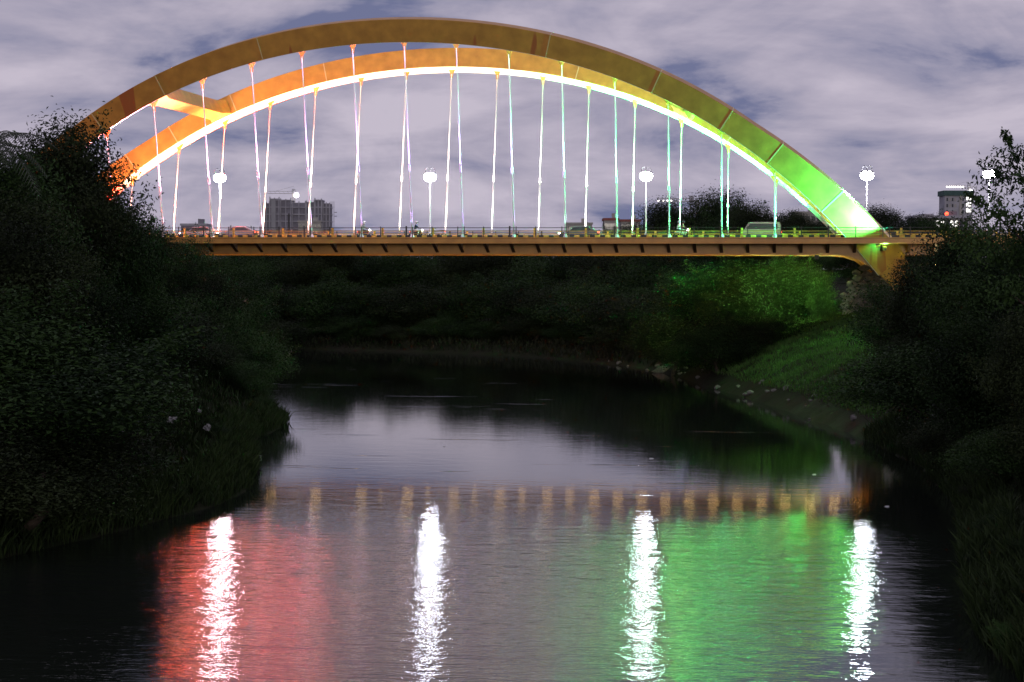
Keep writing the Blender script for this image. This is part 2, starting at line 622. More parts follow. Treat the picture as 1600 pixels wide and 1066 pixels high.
for i in range(-23, 24):
    x = i * 2.5
    r_ = link('rib', rib_web, None, bridge, (x, 0, DK))
    link('rib_flange', rib_fl, None, r_)

# railings on the edge beams
post_me = MB().box(-.04, .04, -.035, .035, 0.02, 1.04).mesh('post'); post_me.materials.append(dark_steel)
post_tk = MB().box(-.075, .075, -.05, .05, 0.02, 1.08).mesh('post'); post_tk.materials.append(dark_steel)
for s in (-1, 1):
    rl = MB()
    rl.tube([(-XD, s * 12.88, DK + .92), (XD, s * 12.88, DK + .92)], 0.032, 6)
    top = rl.build('railing', dark_steel, bridge)
    for z in (.62, .34):
        MB().tube([(-XD, s * 12.88, DK + z), (XD, s * 12.88, DK + z)], 0.022, 6).build('rail', dark_steel, top)
    for i in range(-24, 25):
        link('post', post_tk if i % 4 == 0 else post_me, None, top, (i * 2.5, s * 12.88, DK))
        if s < 0 and i % 2 == 0:
            link('post', post_me, None, top, (i * 2.5 + 0.62, s * 12.88, DK))

# striped kerbs, the yellow guard rails behind them
kb_me = MB().box(-.25, .25, -.14, .14, -0.05, 0.30).mesh('kerb_block')
kb_y = kb_me.copy(); kb_y.materials.append(mat('kerb_yellow', (0.78, 0.50, 0.07), 0.6, var=0.2, scale=4))
kb_k = kb_me.copy(); kb_k.materials.append(blackp)
for s, yk in ((-1, -8.5), (1, 8.5)):
    kerb = MB().box(-XD, XD, yk - 0.12, yk + 0.12, DK - 0.056, DK + 0.2).build('kerb', conc, bridge)
    for i in range(-60, 61):
        for j in (0, 1):
            if s > 0 and abs(i) > 40: continue
            x = i * 1.0 + 0.5 * j
            if abs(x) > XD - 0.5: continue
            link('kerb_block', kb_k if j else kb_y, None, kerb, (x, yk, DK))
gp_me = MB().box(-.10, .10, -.08, .08, 0.0, 1.02).mesh('post'); gp_me.materials.append(yellow)
for s, yk, off in ((-1, -8.9, 1.9), (1, 8.9, 2.5)):
    gr0 = MB().box(-XD, XD, yk - .03, yk + .03, DK + .64, DK + .73).build('guard_rail', yellow, bridge)
    MB().box(-XD, XD, yk - .03, yk + .03, DK + .40, DK + .46).build('rail', yellow, gr0)
    for i in range(-12, 12):
        p = link('post', gp_me, None, gr0, (i * 5 + off, yk, DK - 0.05))
        p.scale = (1, 1, 1.0 if abs(yk) > 5 else 0.85)
MB().box(-XD, XD, -0.9, 0.9, DK - 0.056, DK + 0.18).build('median', conc, bridge)

# hangers with gusset, sleeve and shoe, each with the uplight at its foot
fix_me = MB()
fix_me.box(-.16, .16, -.12, .12, 0.0, 0.16).box(-.20, .20, -.14, .14, 0.17, 0.42)
fix_me = fix_me.mesh('uplight'); fix_me.materials.append(dark_steel)


def lerp3(a, b_, t):
    t = max(0, min(1, t)); t = t * t * (3 - 2 * t)
    return tuple(p + (q - p) * t for p, q in zip(a, b_))


RED = (1.0, 0.075, 0.035); VIO = (0.56, 0.30, 1.0); PNK = (1.0, 0.42, 0.72); GRN = (0.10, 1.0, 0.24); MNT = (0.45, 1.0, 0.66)


def led(x, side):
    if side < 0:
        if x < -12: return lerp3(RED, PNK, (x + 37) / 23)
        if x < 8: return lerp3(PNK, VIO, (x + 16) / 10)
        return lerp3(VIO, GRN, (x - 8) / 14)
    if x < -6: return lerp3((1.0, 0.36, 0.20), (1.0, 0.68, 0.50), (x + 34) / 26)
    if x < 12: return lerp3((1.0, 0.72, 0.52), (0.95, 0.86, 0.80), (x + 6) / 12)
    return lerp3((0.95, 0.86, 0.80), (0.10, 1.0, 0.30), (x - 12) / 14)


for side in (-1, 1):
    for i in range(-7, 8):
        x = i * 5.0
        zt = sof(x)
        if zt < 4: pass
        b0 = Vector((x, lean_y(side, 0), DK - 0.02)); t0 = Vector((x, lean_y(side, zt), DK + zt))
        d = t0 - b0
        hg = MB()
        hg.tube([b0 + d * 0.02, b0 + d * 0.36], 0.072, 8)
        hg.tube([b0 + d * 0.36, t0 - d.normalized() * 0.5], 0.052, 8)
        hobj = hg.build('hanger', hang_m, bridge, smooth=True)
        MB().tube([b0 + d * 0.345, b0 + d * 0.355, b0 + d * 0.375, b0 + d * 0.385], [.08, .12, .12, .08], 8).build('sleeve', hang_m, hobj)
        u_ = d.normalized()
        g = MB()
        q = Vector((0, side * .03, 0))
        pl = [t0 + Vector((-.55, 0, 0)) + u_ * 0.25, t0 + Vector((.55, 0, 0)) + u_ * 0.25, t0 + Vector((.16, 0, 0)) - u_ * 0.45,
              t0 + Vector((.12, 0, 0)) - u_ * 0.95, t0 + Vector((-.12, 0, 0)) - u_ * 0.95, t0 + Vector((-.16, 0, 0)) - u_ * 0.45]
        g.add([p - q for p in pl] + [p + q for p in pl],
              [tuple(range(6)), tuple(range(11, 5, -1))] + [(k, k + 6, (k + 1) % 6 + 6, (k + 1) % 6) for k in range(6)])
        g.build('gusset', gold, hobj)
        MB().tube([b0, b0 + d.normalized() * 0.12, b0 + d.normalized() * 0.42], [.22, .22, .12], 8).build('shoe', hang_m, hobj)
        # uplight
        fy = side * (HW - (2.9 if side > 0 else 1.55))
        fx = link('uplight', fix_me, None, bridge, (x, fy, DK))
        lp = (x, fy, DK + 0.5)
        L = math.hypot(zt, 3)
        P_ = (50.0 if side > 0 else 90.0) * L * L
        if x < -8: P_ *= 1 + 4.0 * min(1, (-8 - x) / 18)
        if x > 10: P_ *= 1 + 3.5 * min(1, (x - 10) / 12)
        spot('uplight_beam', (0, 0, 0.5), (0, side * (HW + LEAN * zt) - fy, zt), P_, led(x, side), 118, 1.0, 0.15, fx)

# floodlights at the feet of the arches
def flood(loc, aim, power, color, angle, blend=0.9):
    fl = link('floodlight', fix_me, None, bridge, loc)
    a = Vector(aim) - Vector(loc)
    spot('flood_beam', (0, 0, 0.5), (a.x, a.y, a.z), power, color, angle, blend, 0.18, fl)


flood((46.0, -12.35, DK), (39.0, -12.3, DK + 5.6), 110000, (0.045, 1.0, 0.42), 105)
flood((44.6, -11.6, DK - 0.95), (44.6, -10.3, DK - 2.0), 600, (0.045, 1.0, 0.42), 120)
flood((-46.0, -12.35, DK), (-39.0, -12.3, DK + 5.6), 16000, (1.0, 0.16, 0.06), 105)
# narrow washers added between the hangers to boost the far arch's coloured reflection
for i in range(-8, 8):
    xw = i * 5 + 2.5
    if abs(xw) < 8: continue
    zt = sof(xw); q = max(0, min(1, (-14 - xw) / 16)) * 1.5 if xw < 0 else max(0, min(1, (xw - 12) / 20)) * 1.2
    flood((xw, HW - 0.3, DK), (xw, HW + LEAN * zt, DK + zt), (120 + 4200 * q) * (zt * zt + 12),
          (1.0, 0.016, 0.006) if xw < 0 else (0.012, 1.0, 0.16), 30, 0.8)
# downlights under the far walkway
dl = MB().box(-.5, .5, -.6, .6, -.06, 0.0).mesh('downlight')
dl.materials.append(mat('downlight_glass', (0.9, 0.8, 0.6), 0.4, emit=(1.0, 0.60, 0.20), strength=7.5))
for i in range(-17, 18):
    link('downlight', dl, None, bridge, (i * 2.5 + 1.25, 7.8, DK - 0.345))
flood((39.0, -9.2, DK - 2.0), (29, 10, DK - 3.5), 22000, (0.55, 1.0, 0.34), 95)  # added flood that greens the bushes under the deck
flood((45.2, -12.3, DK - 1.2), (40, -30, DK - 9), 30000, (0.30, 1.0, 0.22), 140)  # added flood that greens the grass slope
flood((43.0, 7.6, DK), (37.5, 10.2, DK + 5.0), 3000, (0.10, 1.0, 0.22), 120)
flood((-43.0, 7.6, DK), (-37.5, 10.2, DK + 5.0), 5200, (1.0, 0.16, 0.05), 120)
flood((-43.0, -7.6, DK), (-37.5, -10.2, DK + 5.0), 5200, (1.0, 0.12, 0.04), 120)
flood((43.0, -7.6, DK), (37.5, -10.2, DK + 5.0), 3000, (0.08, 1.0, 0.20), 120)

# ------------------------------------------------------------------ street lamps on the median
pole_m = mat('lamp_pole_paint', (0.30, 0.29, 0.28), 0.45)
lamp_glow = mat('lamp_glass', (0.9, 0.9, 0.95), 0.3, emit=(0.86, 0.88, 1.0), strength=210.0)


def street_lamp(loc, label, h=6.15, twin=True):
    t = empty('street_lamp', loc)
    tag(t, label, 'street lamp', 'street lamps on the bridge')
    MB().tube([(0, 0, 0), (0, 0, .35), (0, 0, .4), (0, 0, h + .55)], [.17, .17, .09, .055], 10).build('pole', pole_m, t, True)
    for s in (-1, 1):
        pts = [(0, 0, h + .45)]
        for k in range(9):
            g = math.pi * (1 - k / 8)
            pts.append((s * (0.24 + 0.24 * math.cos(g)), 0, h + .62 + .34 * math.sin(g)))
        pts.append((s * .48, 0, h + .40))
        MB().tube(pts, 0.032, 6).build('arm', dark_steel, t)
        hd = MB().tube([(s * .48, 0, h + .46), (s * .48, 0, h + .36), (s * .48, 0, h + .28)], [.07, .15, .27], 12).build('lamp_cap', dark_steel, t)
        MB().ball((s * .22, 0, h), 0.43, 16, 10, 1.0).build('globe', lamp_glow, t, True)
    return t


street_lamp((-22.0, 0, DK + .18), 'lit twin globe lamp post nearest the left trees, right of the left brace')
street_lamp((0.06, 0, DK + .18), 'lit twin globe lamp post near mid span behind the two motorcycles')
street_lamp((22.1, 0, DK + .18), 'lit twin globe lamp post left of the dark tree clump behind the bridge')
street_lamp((44.0, 0, DK + .18), 'lit twin globe lamp post just right of the green arch foot')
street_lamp((56.3, 4.5, DK + .1), 'lit twin globe lamp post at far right, partly behind the overhanging tree', 6.5)

# ------------------------------------------------------------------ plants
def leaf_mat(name, c_dark, c_light, rough=0.55, trans=0.18):
    mt = bpy.data.materials.new(name)
    mt.use_nodes = True
    n, l = mt.node_tree.nodes, mt.node_tree.links
    b = n['Principled BSDF']
    b.inputs['Roughness'].default_value = rough
    b.inputs['Specular IOR Level'].default_value = 0.10
    at_ = N(n, 'ShaderNodeAttribute', attribute_name='tint')
    oi = N(n, 'ShaderNodeObjectInfo')
    mx = N(n, 'ShaderNodeMixRGB')
    mx.inputs['Color1'].default_value = (*c_dark, 1)
    mx.inputs['Color2'].default_value = (*c_light, 1)
    l.new(at_.outputs['Fac'], mx.inputs['Fac'])
    hs = N(n, 'ShaderNodeHueSaturation')
    l.new(mx.outputs[0], hs.inputs['Color'])
    mr = N(n, 'ShaderNodeMapRange')
    l.new(oi.outputs['Random'], mr.inputs[0])
    mr.inputs[3].default_value = 0.7; mr.inputs[4].default_value = 1.3
    l.new(mr.outputs[0], hs.inputs['Value'])
    l.new(hs.outputs[0], b.inputs['Base Color'])
    tr = N(n, 'ShaderNodeBsdfTranslucent')
    l.new(hs.outputs[0], tr.inputs['Color'])
    ms = N(n, 'ShaderNodeMixShader')
    ms.inputs[0].default_value = trans
    l.new(b.outputs[0], ms.inputs[1]); l.new(tr.outputs[0], ms.inputs[2])
    l.new(ms.outputs[0], n['Material Output'].inputs['Surface'])
    return mt


LEAF_A = leaf_mat('leaf_green', (0.009, 0.020, 0.007), (0.045, 0.085, 0.024))
LEAF_B = leaf_mat('leaf_olive', (0.012, 0.018, 0.008), (0.046, 0.064, 0.024))
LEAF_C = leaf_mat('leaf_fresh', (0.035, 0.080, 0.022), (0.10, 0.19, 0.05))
GRASS = leaf_mat('grass_blade', (0.03, 0.065, 0.015), (0.09, 0.17, 0.04))
BARK = mat('bark', (0.085, 0.062, 0.045), 0.9, var=0.5, scale=3, bump=0.03)


def leaves_mesh(name, pos, nrm, size, tint, material, aspect=0.42, droop=0.15, rng=None):
    """one rhombic, slightly folded leaf per row of pos"""
    n = len(pos)
    rng = rng or np.random.default_rng(1)
    nrm = nrm / np.maximum(np.linalg.norm(nrm, axis=1, keepdims=True), 1e-6)
    r = rng.normal(size=(n, 3))
    a = np.cross(nrm, r); a /= np.maximum(np.linalg.norm(a, axis=1, keepdims=True), 1e-6)
    bb = np.cross(nrm, a)
    s = size[:, None]
    v = np.empty((n, 4, 3))
    v[:, 0] = pos - a * s * 0.5
    v[:, 1] = pos + bb * s * aspect * 0.5 + nrm * s * 0.08
    v[:, 2] = pos + a * s * 0.5 - nrm * s * droop
    v[:, 3] = pos - bb * s * aspect * 0.5 + nrm * s * 0.08
    me = bpy.data.meshes.new(name)
    me.vertices.add(n * 4); me.loops.add(n * 4); me.polygons.add(n)
    me.vertices.foreach_set('co', v.reshape(-1))
    me.loops.foreach_set('vertex_index', np.arange(n * 4, dtype=np.int32))
    me.polygons.foreach_set('loop_start', np.arange(0, n * 4, 4, dtype=np.int32))
    me.polygons.foreach_set('loop_total', np.full(n, 4, dtype=np.int32))
    at_ = me.attributes.new('tint', 'FLOAT', 'FACE')
    at_.data.foreach_set('value', tint.astype(np.float32))
    me.update()
    me.validate()
    me.materials.append(material)
    return me


def crown_points(rng, clumps, per, spread):
    """clumps: (cx,cy,cz,r) rows; leaves sit in the outer shell of each clump"""
    P, Nn, T = [], [], []
    for (cx, cy, cz, r) in clumps:
        k = int(per * r * r)
        d = rng.normal(size=(k, 3)); d /= np.linalg.norm(d, axis=1, keepdims=True)
        rad = r * (1 - np.abs(rng.normal(0, spread, size=(k, 1)))) * (1 + 0.15 * rng.normal(size=(k, 1)))
        p = d * rad * np.array([1, 1, 0.78]) + np.array([cx, cy, cz])
        P.append(p)
        Nn.append(d * 0.7 + rng.normal(0, 0.55, size=(k, 3)) + np.array([0, 0, 0.45]))
        t0 = rng.uniform(0.0, 0.9)
        T.append(np.clip(t0 + rng.normal(0, 0.16, size=k), 0, 1))
    return np.concatenate(P), np.concatenate(Nn), np.concatenate(T)


def limb(mb, p0, p1, r0, r1, rng, k=4, seg=6):
    p0 = Vector(p0); p1 = Vector(p1)
    pts, rr = [], []
    L = (p1 - p0).length
    for i in range(k + 1):
        t = i / k
        w = Vector(rng.normal(0, 0.05 * L, 3)) if 0 < i < k else Vector((0, 0, 0))
        pts.append(p0.lerp(p1, t) + w * (1 - abs(2 * t - 1)))
        rr.append(r0 + (r1 - r0) * t)
    mb.tube(pts, rr, seg)


def make_tree(seed, H, R, base, nclump, per, leaf, material, clr=(0.28, 0.46), spread=0.35, tall=1.0):
    """returns (trunk mesh, crown mesh) of a tree of height H and crown radius R; crown starts at base*H"""
    rng = np.random.default_rng(seed)
    cl = []
    zc = H * (base + (1 - base) * 0.5); hz = H * (1 - base) * 0.5
    while len(cl) < nclump:
        d = rng.normal(size=3); d /= np.linalg.norm(d)
        q = rng.uniform(0.35, 0.82)
        r = R * rng.uniform(*clr)
        p = np.array([d[0] * (R - r * .6) * q * 1.15, d[1] * (R - r * .6) * q * 1.15, zc + d[2] * (hz - r * .5) * q * 1.15])
        cl.append((p[0], p[1], p[2], r))
    P, Nn, T = crown_points(rng, cl, per, spread)
    # a few twigs that stick out of the outline
    for c in cl[::3]:
        o = np.array(c[:3]); d = o - np.array([0, 0, zc]); d /= np.linalg.norm(d) + 1e-6
        d = d + np.array([0, 0, .35]); d /= np.linalg.norm(d)
        k = int(per * 0.25)
        t = rng.uniform(0.6, 1.45, size=(k, 1))
        P = np.concatenate([P, o + d * c[3] * t + rng.normal(0, 0.12 * c[3], size=(k, 3))])
        Nn = np.concatenate([Nn, rng.normal(size=(k, 3)) + np.array([0, 0, .5])])
        T = np.concatenate([T, rng.uniform(0.2, 0.9, size=k)])
    size = leaf * rng.uniform(0.65, 1.35, size=len(P))
    cm = leaves_mesh('crown', P, Nn, size, T, material, rng=rng)
    tr = MB()
    r0 = H * 0.022
    top = (rng.normal(0, R * .06), rng.normal(0, R * .06), zc)
    limb(tr, (0, 0, -0.6), top, r0 * 1.25, r0 * .55, rng, 6, 8)
    for c in cl[: min(len(cl), 14)]:
        t = rng.uniform(0.45, 0.95)
        s0 = Vector((top[0] * t, top[1] * t, -0.6 + (zc + .6) * t))
        limb(tr, s0, c[:3], r0 * .42, r0 * .10, rng, 4, 5)
    return tr.mesh('trunk', True), cm


TREES = {}
for k in range(3):
    TREES['broad%d' % k] = make_tree(10 + k, 10, 4.2, 0.24, 36, 480, 0.155, (LEAF_A, LEAF_B, LEAF_A)[k])
for k in range(2):
    TREES['full%d' % k] = make_tree(30 + k, 10, 4.0, 0.02, 46, 520, 0.15, (LEAF_A, LEAF_B)[k])
for k in range(3):
    TREES['shrub%d' % k] = make_tree(50 + k, 5, 3.0, 0.0, 26, 1000, 0.105, (LEAF_A, LEAF_B, LEAF_A)[k])
TREES['fresh'] = make_tree(61, 5, 3.0, 0.0, 26, 900, 0.12, LEAF_C)
TREES['airy'] = make_tree(71, 10, 4.6, 0.22, 44, 520, 0.16, LEAF_A, clr=(0.13, 0.26), spread=0.5)
TREES['slim'] = make_tree(81, 10, 2.4, 0.12, 22, 620, 0.16, LEAF_A)
for k_ in TREES:
    if not TREES[k_][0].materials: TREES[k_][0].materials.append(BARK)
KIND_H = {k_: (5.0 if k_.startswith(('shrub', 'fresh')) else 10.0) for k_ in TREES}
rr = random.Random(5)


def plant(kind, u, vtop, t, label, group, width=1.0, cat=None, name=None, sink=0.25, hmin=1.2, base_z=None):
    """stand a plant on the ground at depth t under photo column u so that its top reaches row vtop"""
    if group in (GL, GR, GF): t *= 1.1
    p = at(u, vtop, t)
    g = gz(p.x, p.y) if base_z is None else base_z
    h = max(hmin, p.z - g + sink)
    s = h / (KIND_H[kind] * 0.97)
    small = KIND_H[kind] == 5.0
    root = empty(name or ('shrub' if small else 'tree'), (p.x, p.y, g - sink), rr.uniform(0, 6.28))
    tm, cm = TREES[kind]
    for nm, me_ in (('trunk', tm), ('crown', cm)):
        o = link(nm, me_, None, root)
    w = s * width
    root.scale = (w, w, s)
    tag(root, label, cat or ('shrub' if small else 'tree'), group)
    return root


GR = 'trees and shrubs on the right bank'
GF = 'trees on the far bank under the bridge'
GL = 'trees and shrubs on the left bank'
left = [
    ('full0', -30, 160, 92, 'tall dark tree at the left picture edge, cut by the frame', 1.0),
    ('full1', 42, 172, 98, 'tallest dark leafy tree of the left bank, left of the near arch foot', 0.95),
    ('full0', 96, 178, 106, 'dark bushy tree touching the near arch at the left', 0.8),
    ('full1', 10, 290, 84, 'big dark olive tree in front at the left picture edge', 1.1),
    ('full0', 150, 258, 112, 'dark tree crown just below where the near arch disappears at left', 0.8),
    ('full0', 100, 390, 90, 'dense dark tree low in the left mass, above the grassy bank', 1.15),
    ('slim', 190, 305, 158, 'slender tree with red lit leaves below the far arch end at left', 1.5),
    ('full1', 232, 342, 168, 'rounded dark tree at the left end of the bridge railing', 0.95),
    ('full0', 278, 350, 172, 'dark green tree covering the left end of the bridge girder', 0.85),
    ('full0', 312, 386, 166, 'leafy tree just under the left end of the girder', 0.95),
    ('full1', 330, 420, 160, 'green tree in the middle of the left bank slope below the girder', 1.0),
    ('shrub0', 350, 452, 157, 'bright edged bush hanging to the water below the girder end', 1.15),
    ('shrub2', 376, 505, 152, 'bush overhanging the water, outermost of the left bank bushes', 1.25),
    ('shrub0', 392, 560, 146, 'rounded bush hanging over the water just behind the left point', 1.3),
    ('shrub1', 250, 470, 128, 'dark bush in the middle of the left bank', 1.6),
    ('shrub0', 180, 450, 112, 'dark bush under the slender tree of the left bank', 1.7),
    ('shrub2', 20, 480, 78, 'large shadowy bush at the left edge above the grass', 2.0),
    ('shrub1', 320, 525, 134, 'low bush behind the litter on the left bank', 1.6),
    ('shrub0', 372, 575, 134, 'small bush on the left point above the water', 1.4),
    ('shrub2', 110, 560, 92, 'low dark bush among the grass of the left bank', 1.9),
    ('shrub1', 215, 560, 104, 'low dark bush left of the litter on the bank', 1.8),
    ('shrub0', 410, 642, 134, 'leafy low shrub on the tip of the left point', 1.4),
    ('shrub1', 30, 640, 74, 'grassy bush low at the left picture edge', 2.2),
    ('shrub2', 330, 690, 106, 'bush trailing to the water beside the mooring post', 1.8),
    ('shrub1', 130, 720, 82, 'bush over the waterline at the lower left', 2.0),
    ('shrub0', 240, 715, 94, 'bush over the waterline left of the mooring post', 2.0),
]
for kd, u, v, t, lb, w in left:
    plant(kd, u, v, t, lb, GL, w)

GR = 'trees and shrubs on the right bank'
right = [
    ('airy', 1690, 170, 84, 'tall open crowned tree overhanging the sky at the right picture edge', 0.82),
    ('full0', 1575, 320, 104, 'dense dark tree under the open crowned tree at right', 1.0),
    ('broad2', 1520, 345, 112, 'dark tree in front of the right end of the bridge railing', 0.9),
    ('full1', 1470, 392, 122, 'dark tree covering the right side strut of the bridge', 1.0),
    ('shrub0', 1440, 430, 136, 'dark bush in front of the right arch leg', 1.5),
    ('shrub1', 1440, 510, 132, 'dark bush at the right end of the grass slope', 1.5),
    ('full0', 1560, 450, 92, 'broad shadowy tree in the middle of the right mass', 1.1),
    ('shrub2', 1480, 520, 110, 'black bush between the right leg and the water', 2.0),
    ('shrub0', 1445, 600, 122, 'low bush at the foot of the right bank slope', 1.6),
    ('shrub1', 1500, 640, 98, 'overhanging bush above the dead branch', 1.8),
    ('full1', 1640, 480, 80, 'large dark tree cut by the right picture edge', 1.0),
    ('shrub2', 1590, 660, 82, 'dark bush at the right edge above the fallen branch', 1.8),
    ('shrub0', 1600, 880, 64, 'small leafy bush low at the right picture edge', 1.2),
    ('shrub1', 1535, 760, 84, 'bush trailing over the water below the dead branch', 1.7),
    ('shrub2', 1560, 820, 72, 'dark bush between dead branch and the low leafy bush at right', 1.6),
    ('fresh', 1590, 1030, 53, 'tuft of leaves in the bottom right corner', 1.0),
]
for kd, u, v, t, lb, w in right:
    plant(kd, u, v, t, lb, GR, w)

GB = 'shrubs under the right end of the bridge'
for kd, u, v, t, lb, w in [
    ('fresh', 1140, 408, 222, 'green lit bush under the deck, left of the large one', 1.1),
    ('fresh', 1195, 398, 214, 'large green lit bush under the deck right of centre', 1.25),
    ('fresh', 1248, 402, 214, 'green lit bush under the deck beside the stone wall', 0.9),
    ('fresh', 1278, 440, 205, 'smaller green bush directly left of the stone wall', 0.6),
    ('shrub0', 1075, 425, 226, 'dull green bush at the left end of the lit bushes', 1.2),
    ('shrub1', 1185, 485, 200, 'dark bush in front of the green lit bushes', 1.8),
    ('shrub2', 1120, 500, 198, 'dark low bush over the right shore under the bridge', 1.6),
    ('shrub1', 1050, 478, 214, 'rounded bush above the boulder on the right shore', 1.3),
]:
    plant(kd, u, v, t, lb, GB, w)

GF = 'trees on the far bank under the bridge'
far = [
    (330, 388, 300, 'full0', 'far bank tree just right of the left bank trees, under the girder'),
    (395, 392, 330, 'full0', 'far bank tree left of the first street lamp'),
    (455, 384, 350, 'full1', 'far bank tree below the tower under construction, left half'),
    (510, 392, 320, 'full1', 'far bank tree below the tower under construction, right half'),
    (570, 386, 345, 'full0', 'far bank tree below the half hidden motorcycle rider'),
    (630, 394, 315, 'full0', 'far bank tree below the dark clad motorcycle rider'),
    (690, 386, 335, 'full0', 'far bank tree below the street lamp at mid span'),
    (750, 392, 300, 'full1', 'far bank tree right of the mid span street lamp'),
    (810, 386, 300, 'full1', 'far bank tree in the middle of the dark row'),
    (870, 390, 280, 'full0', 'far bank tree left of the red parapet houses'),
    (925, 384, 270, 'full0', 'far bank tree below the houses behind the bridge'),
    (980, 388, 250, 'full1', 'far bank tree below the third street lamp'),
    (1035, 390, 240, 'full0', 'far bank tree left of the green lit bushes'),
    (1330, 395, 260, 'full0', 'dark tree behind the arch leg at right'),
]
for u, v, t, kd, lb in far:
    plant(kd, u, v - 18, t, lb, GF, 1.8)
low = [(380, 470, 262), (450, 478, 266), (520, 470, 262), (590, 482, 258), (660, 470, 256), (730, 478, 254), (800, 466, 250), (860, 474, 244), (915, 470, 236), (965, 476, 226), (1010, 482, 219)]
names = ['first from the left', 'second from the left', 'third from the left', 'fourth from the left', 'fifth from the left', 'sixth from the left', 'seventh from the left',
         'fourth from the right', 'third from the right', 'second from the right', 'last at the right']
for i, (u, v, t) in enumerate(low):
    plant('shrub%d' % (i % 3), u, v - 38, t + 4, 'dark bush under the deck on the far bank, ' + names[i], GF, 1.7)
    plant('shrub%d' % ((i + 1) % 3), u + 32, v + 22, t - 4, 'low bush at the far waterline under the deck, ' + names[i], GF, 2.2)

GS = 'trees behind the bridge'
for kd, u, v, t, lb, w in [
    ('full1', 1088, 292, 330, 'tallest rounded tree behind the bridge, right of the third lamp', 1.2),
    ('full0', 1028, 320, 335, 'lower tree at the left side of the tall clump behind the bridge', 1.1),
    ('full1', 1056, 308, 338, 'tree between the tallest tree and the lower left one behind the bridge', 1.1),
    ('full0', 1122, 300, 325, 'tree on the right shoulder of the clump behind the bridge', 1.2),
    ('full0', 1155, 312, 318, 'second tree right of the tallest one behind the bridge', 1.2),
    ('full1', 1190, 314, 300, 'lighter tree behind the near hanger closest to the green foot', 1.2),
    ('full0', 1228, 318, 345, 'dark tree behind the bridge between hanger and green arch foot', 1.3),
    ('full1', 1262, 326, 340, 'dark tree in front of the pale block left of the green arch foot', 1.2),
    ('full0', 1296, 328, 350, 'dark low tree behind the green arch foot', 1.3),
    ('full1', 1402, 318, 340, 'dark tree right behind the green arch foot beyond the deck', 1.6),
    ('full0', 1442, 328, 330, 'dark low tree left of the flat building with lit windows', 1.4),
    ('broad0', 968, 348, 340, 'small dark tree in front of the red parapet houses', 0.8),
    ('full1', 1000, 346, 345, 'small tree at the foot of the third lamp', 0.9),
    ('slim', 925, 350, 420, 'little distant tree left of the red parapet houses', 0.9),
    ('slim', 363, 347, 600, 'small pale distant tree right of the first lamp', 0.7),
    ('slim', 390, 348, 600, 'small distant tree left of the tower under construction', 0.7),
]:
    plant(kd, u, v, t, lb, GS, w)


# palm at the left edge
def make_palm(loc, h, label):
    rng = np.random.default_rng(9)
    t = empty('palm_tree', loc)
    tag(t, label, 'palm tree')
    tr = MB()
    tr.tube([(0, 0, -.5), (.1, .05, h * .35), (.25, .0, h * .7), (.3, -.05, h)], [.24, .19, .16, .14], 8)
    tr.build('trunk', BARK, t, True)
    for k in range(15):
        az = 2 * math.pi * k / 15 + rng.uniform(-.2, .2); el = rng.uniform(-0.1, 1.1); L = rng.uniform(2.6, 3.6)
        P, Q, S, T = [], [], [], []
        mb = MB(); spine = []
        for i in range(13):
            q = i / 12
            out = L * (q - .12 * q * q * (1.4 - el)); zz = L * (math.sin(el) * q - 0.75 * q * q)
            spine.append(Vector((.3 + out * math.cos(az), -.05 + out * math.sin(az), h + zz)))
        vs, fs = [], []
        side = Vector((-math.sin(az), math.cos(az), 0))
        for i in range(1, 13):
            for sg in (-1, 1):
                for j in (0, 0.5):
                    c = spine[i - 1].lerp(spine[i], j)
                    w = 0.75 * math.sin(math.pi * min(1, (i + j) / 13.5)) + .1
                    fwd = (spine[i] - spine[i - 1]).normalized()
                    tip = c + side * sg * w + fwd * w * .55 + Vector((0, 0, -.35 * w))
                    o = len(vs)
                    vs += [c - fwd * .035, c + fwd * .035, tip]
                    fs.append((o, o + 1, o + 2))
        mb.add(vs, fs)
        mb.tube(spine, [.035 * (1 - i / 14) for i in range(13)], 4)
        mb.build('frond', FROND, t)


FROND = mat('palm_frond', (0.035, 0.045, 0.018), 0.6, color2=(0.018, 0.026, 0.010), scale=0.6)
p = at(-25, 205, 97)
make_palm((p.x, p.y, gz(p.x, p.y)), p.z - gz(p.x, p.y) - 0.6, 'palm whose frond tip enters the sky at the upper left edge')


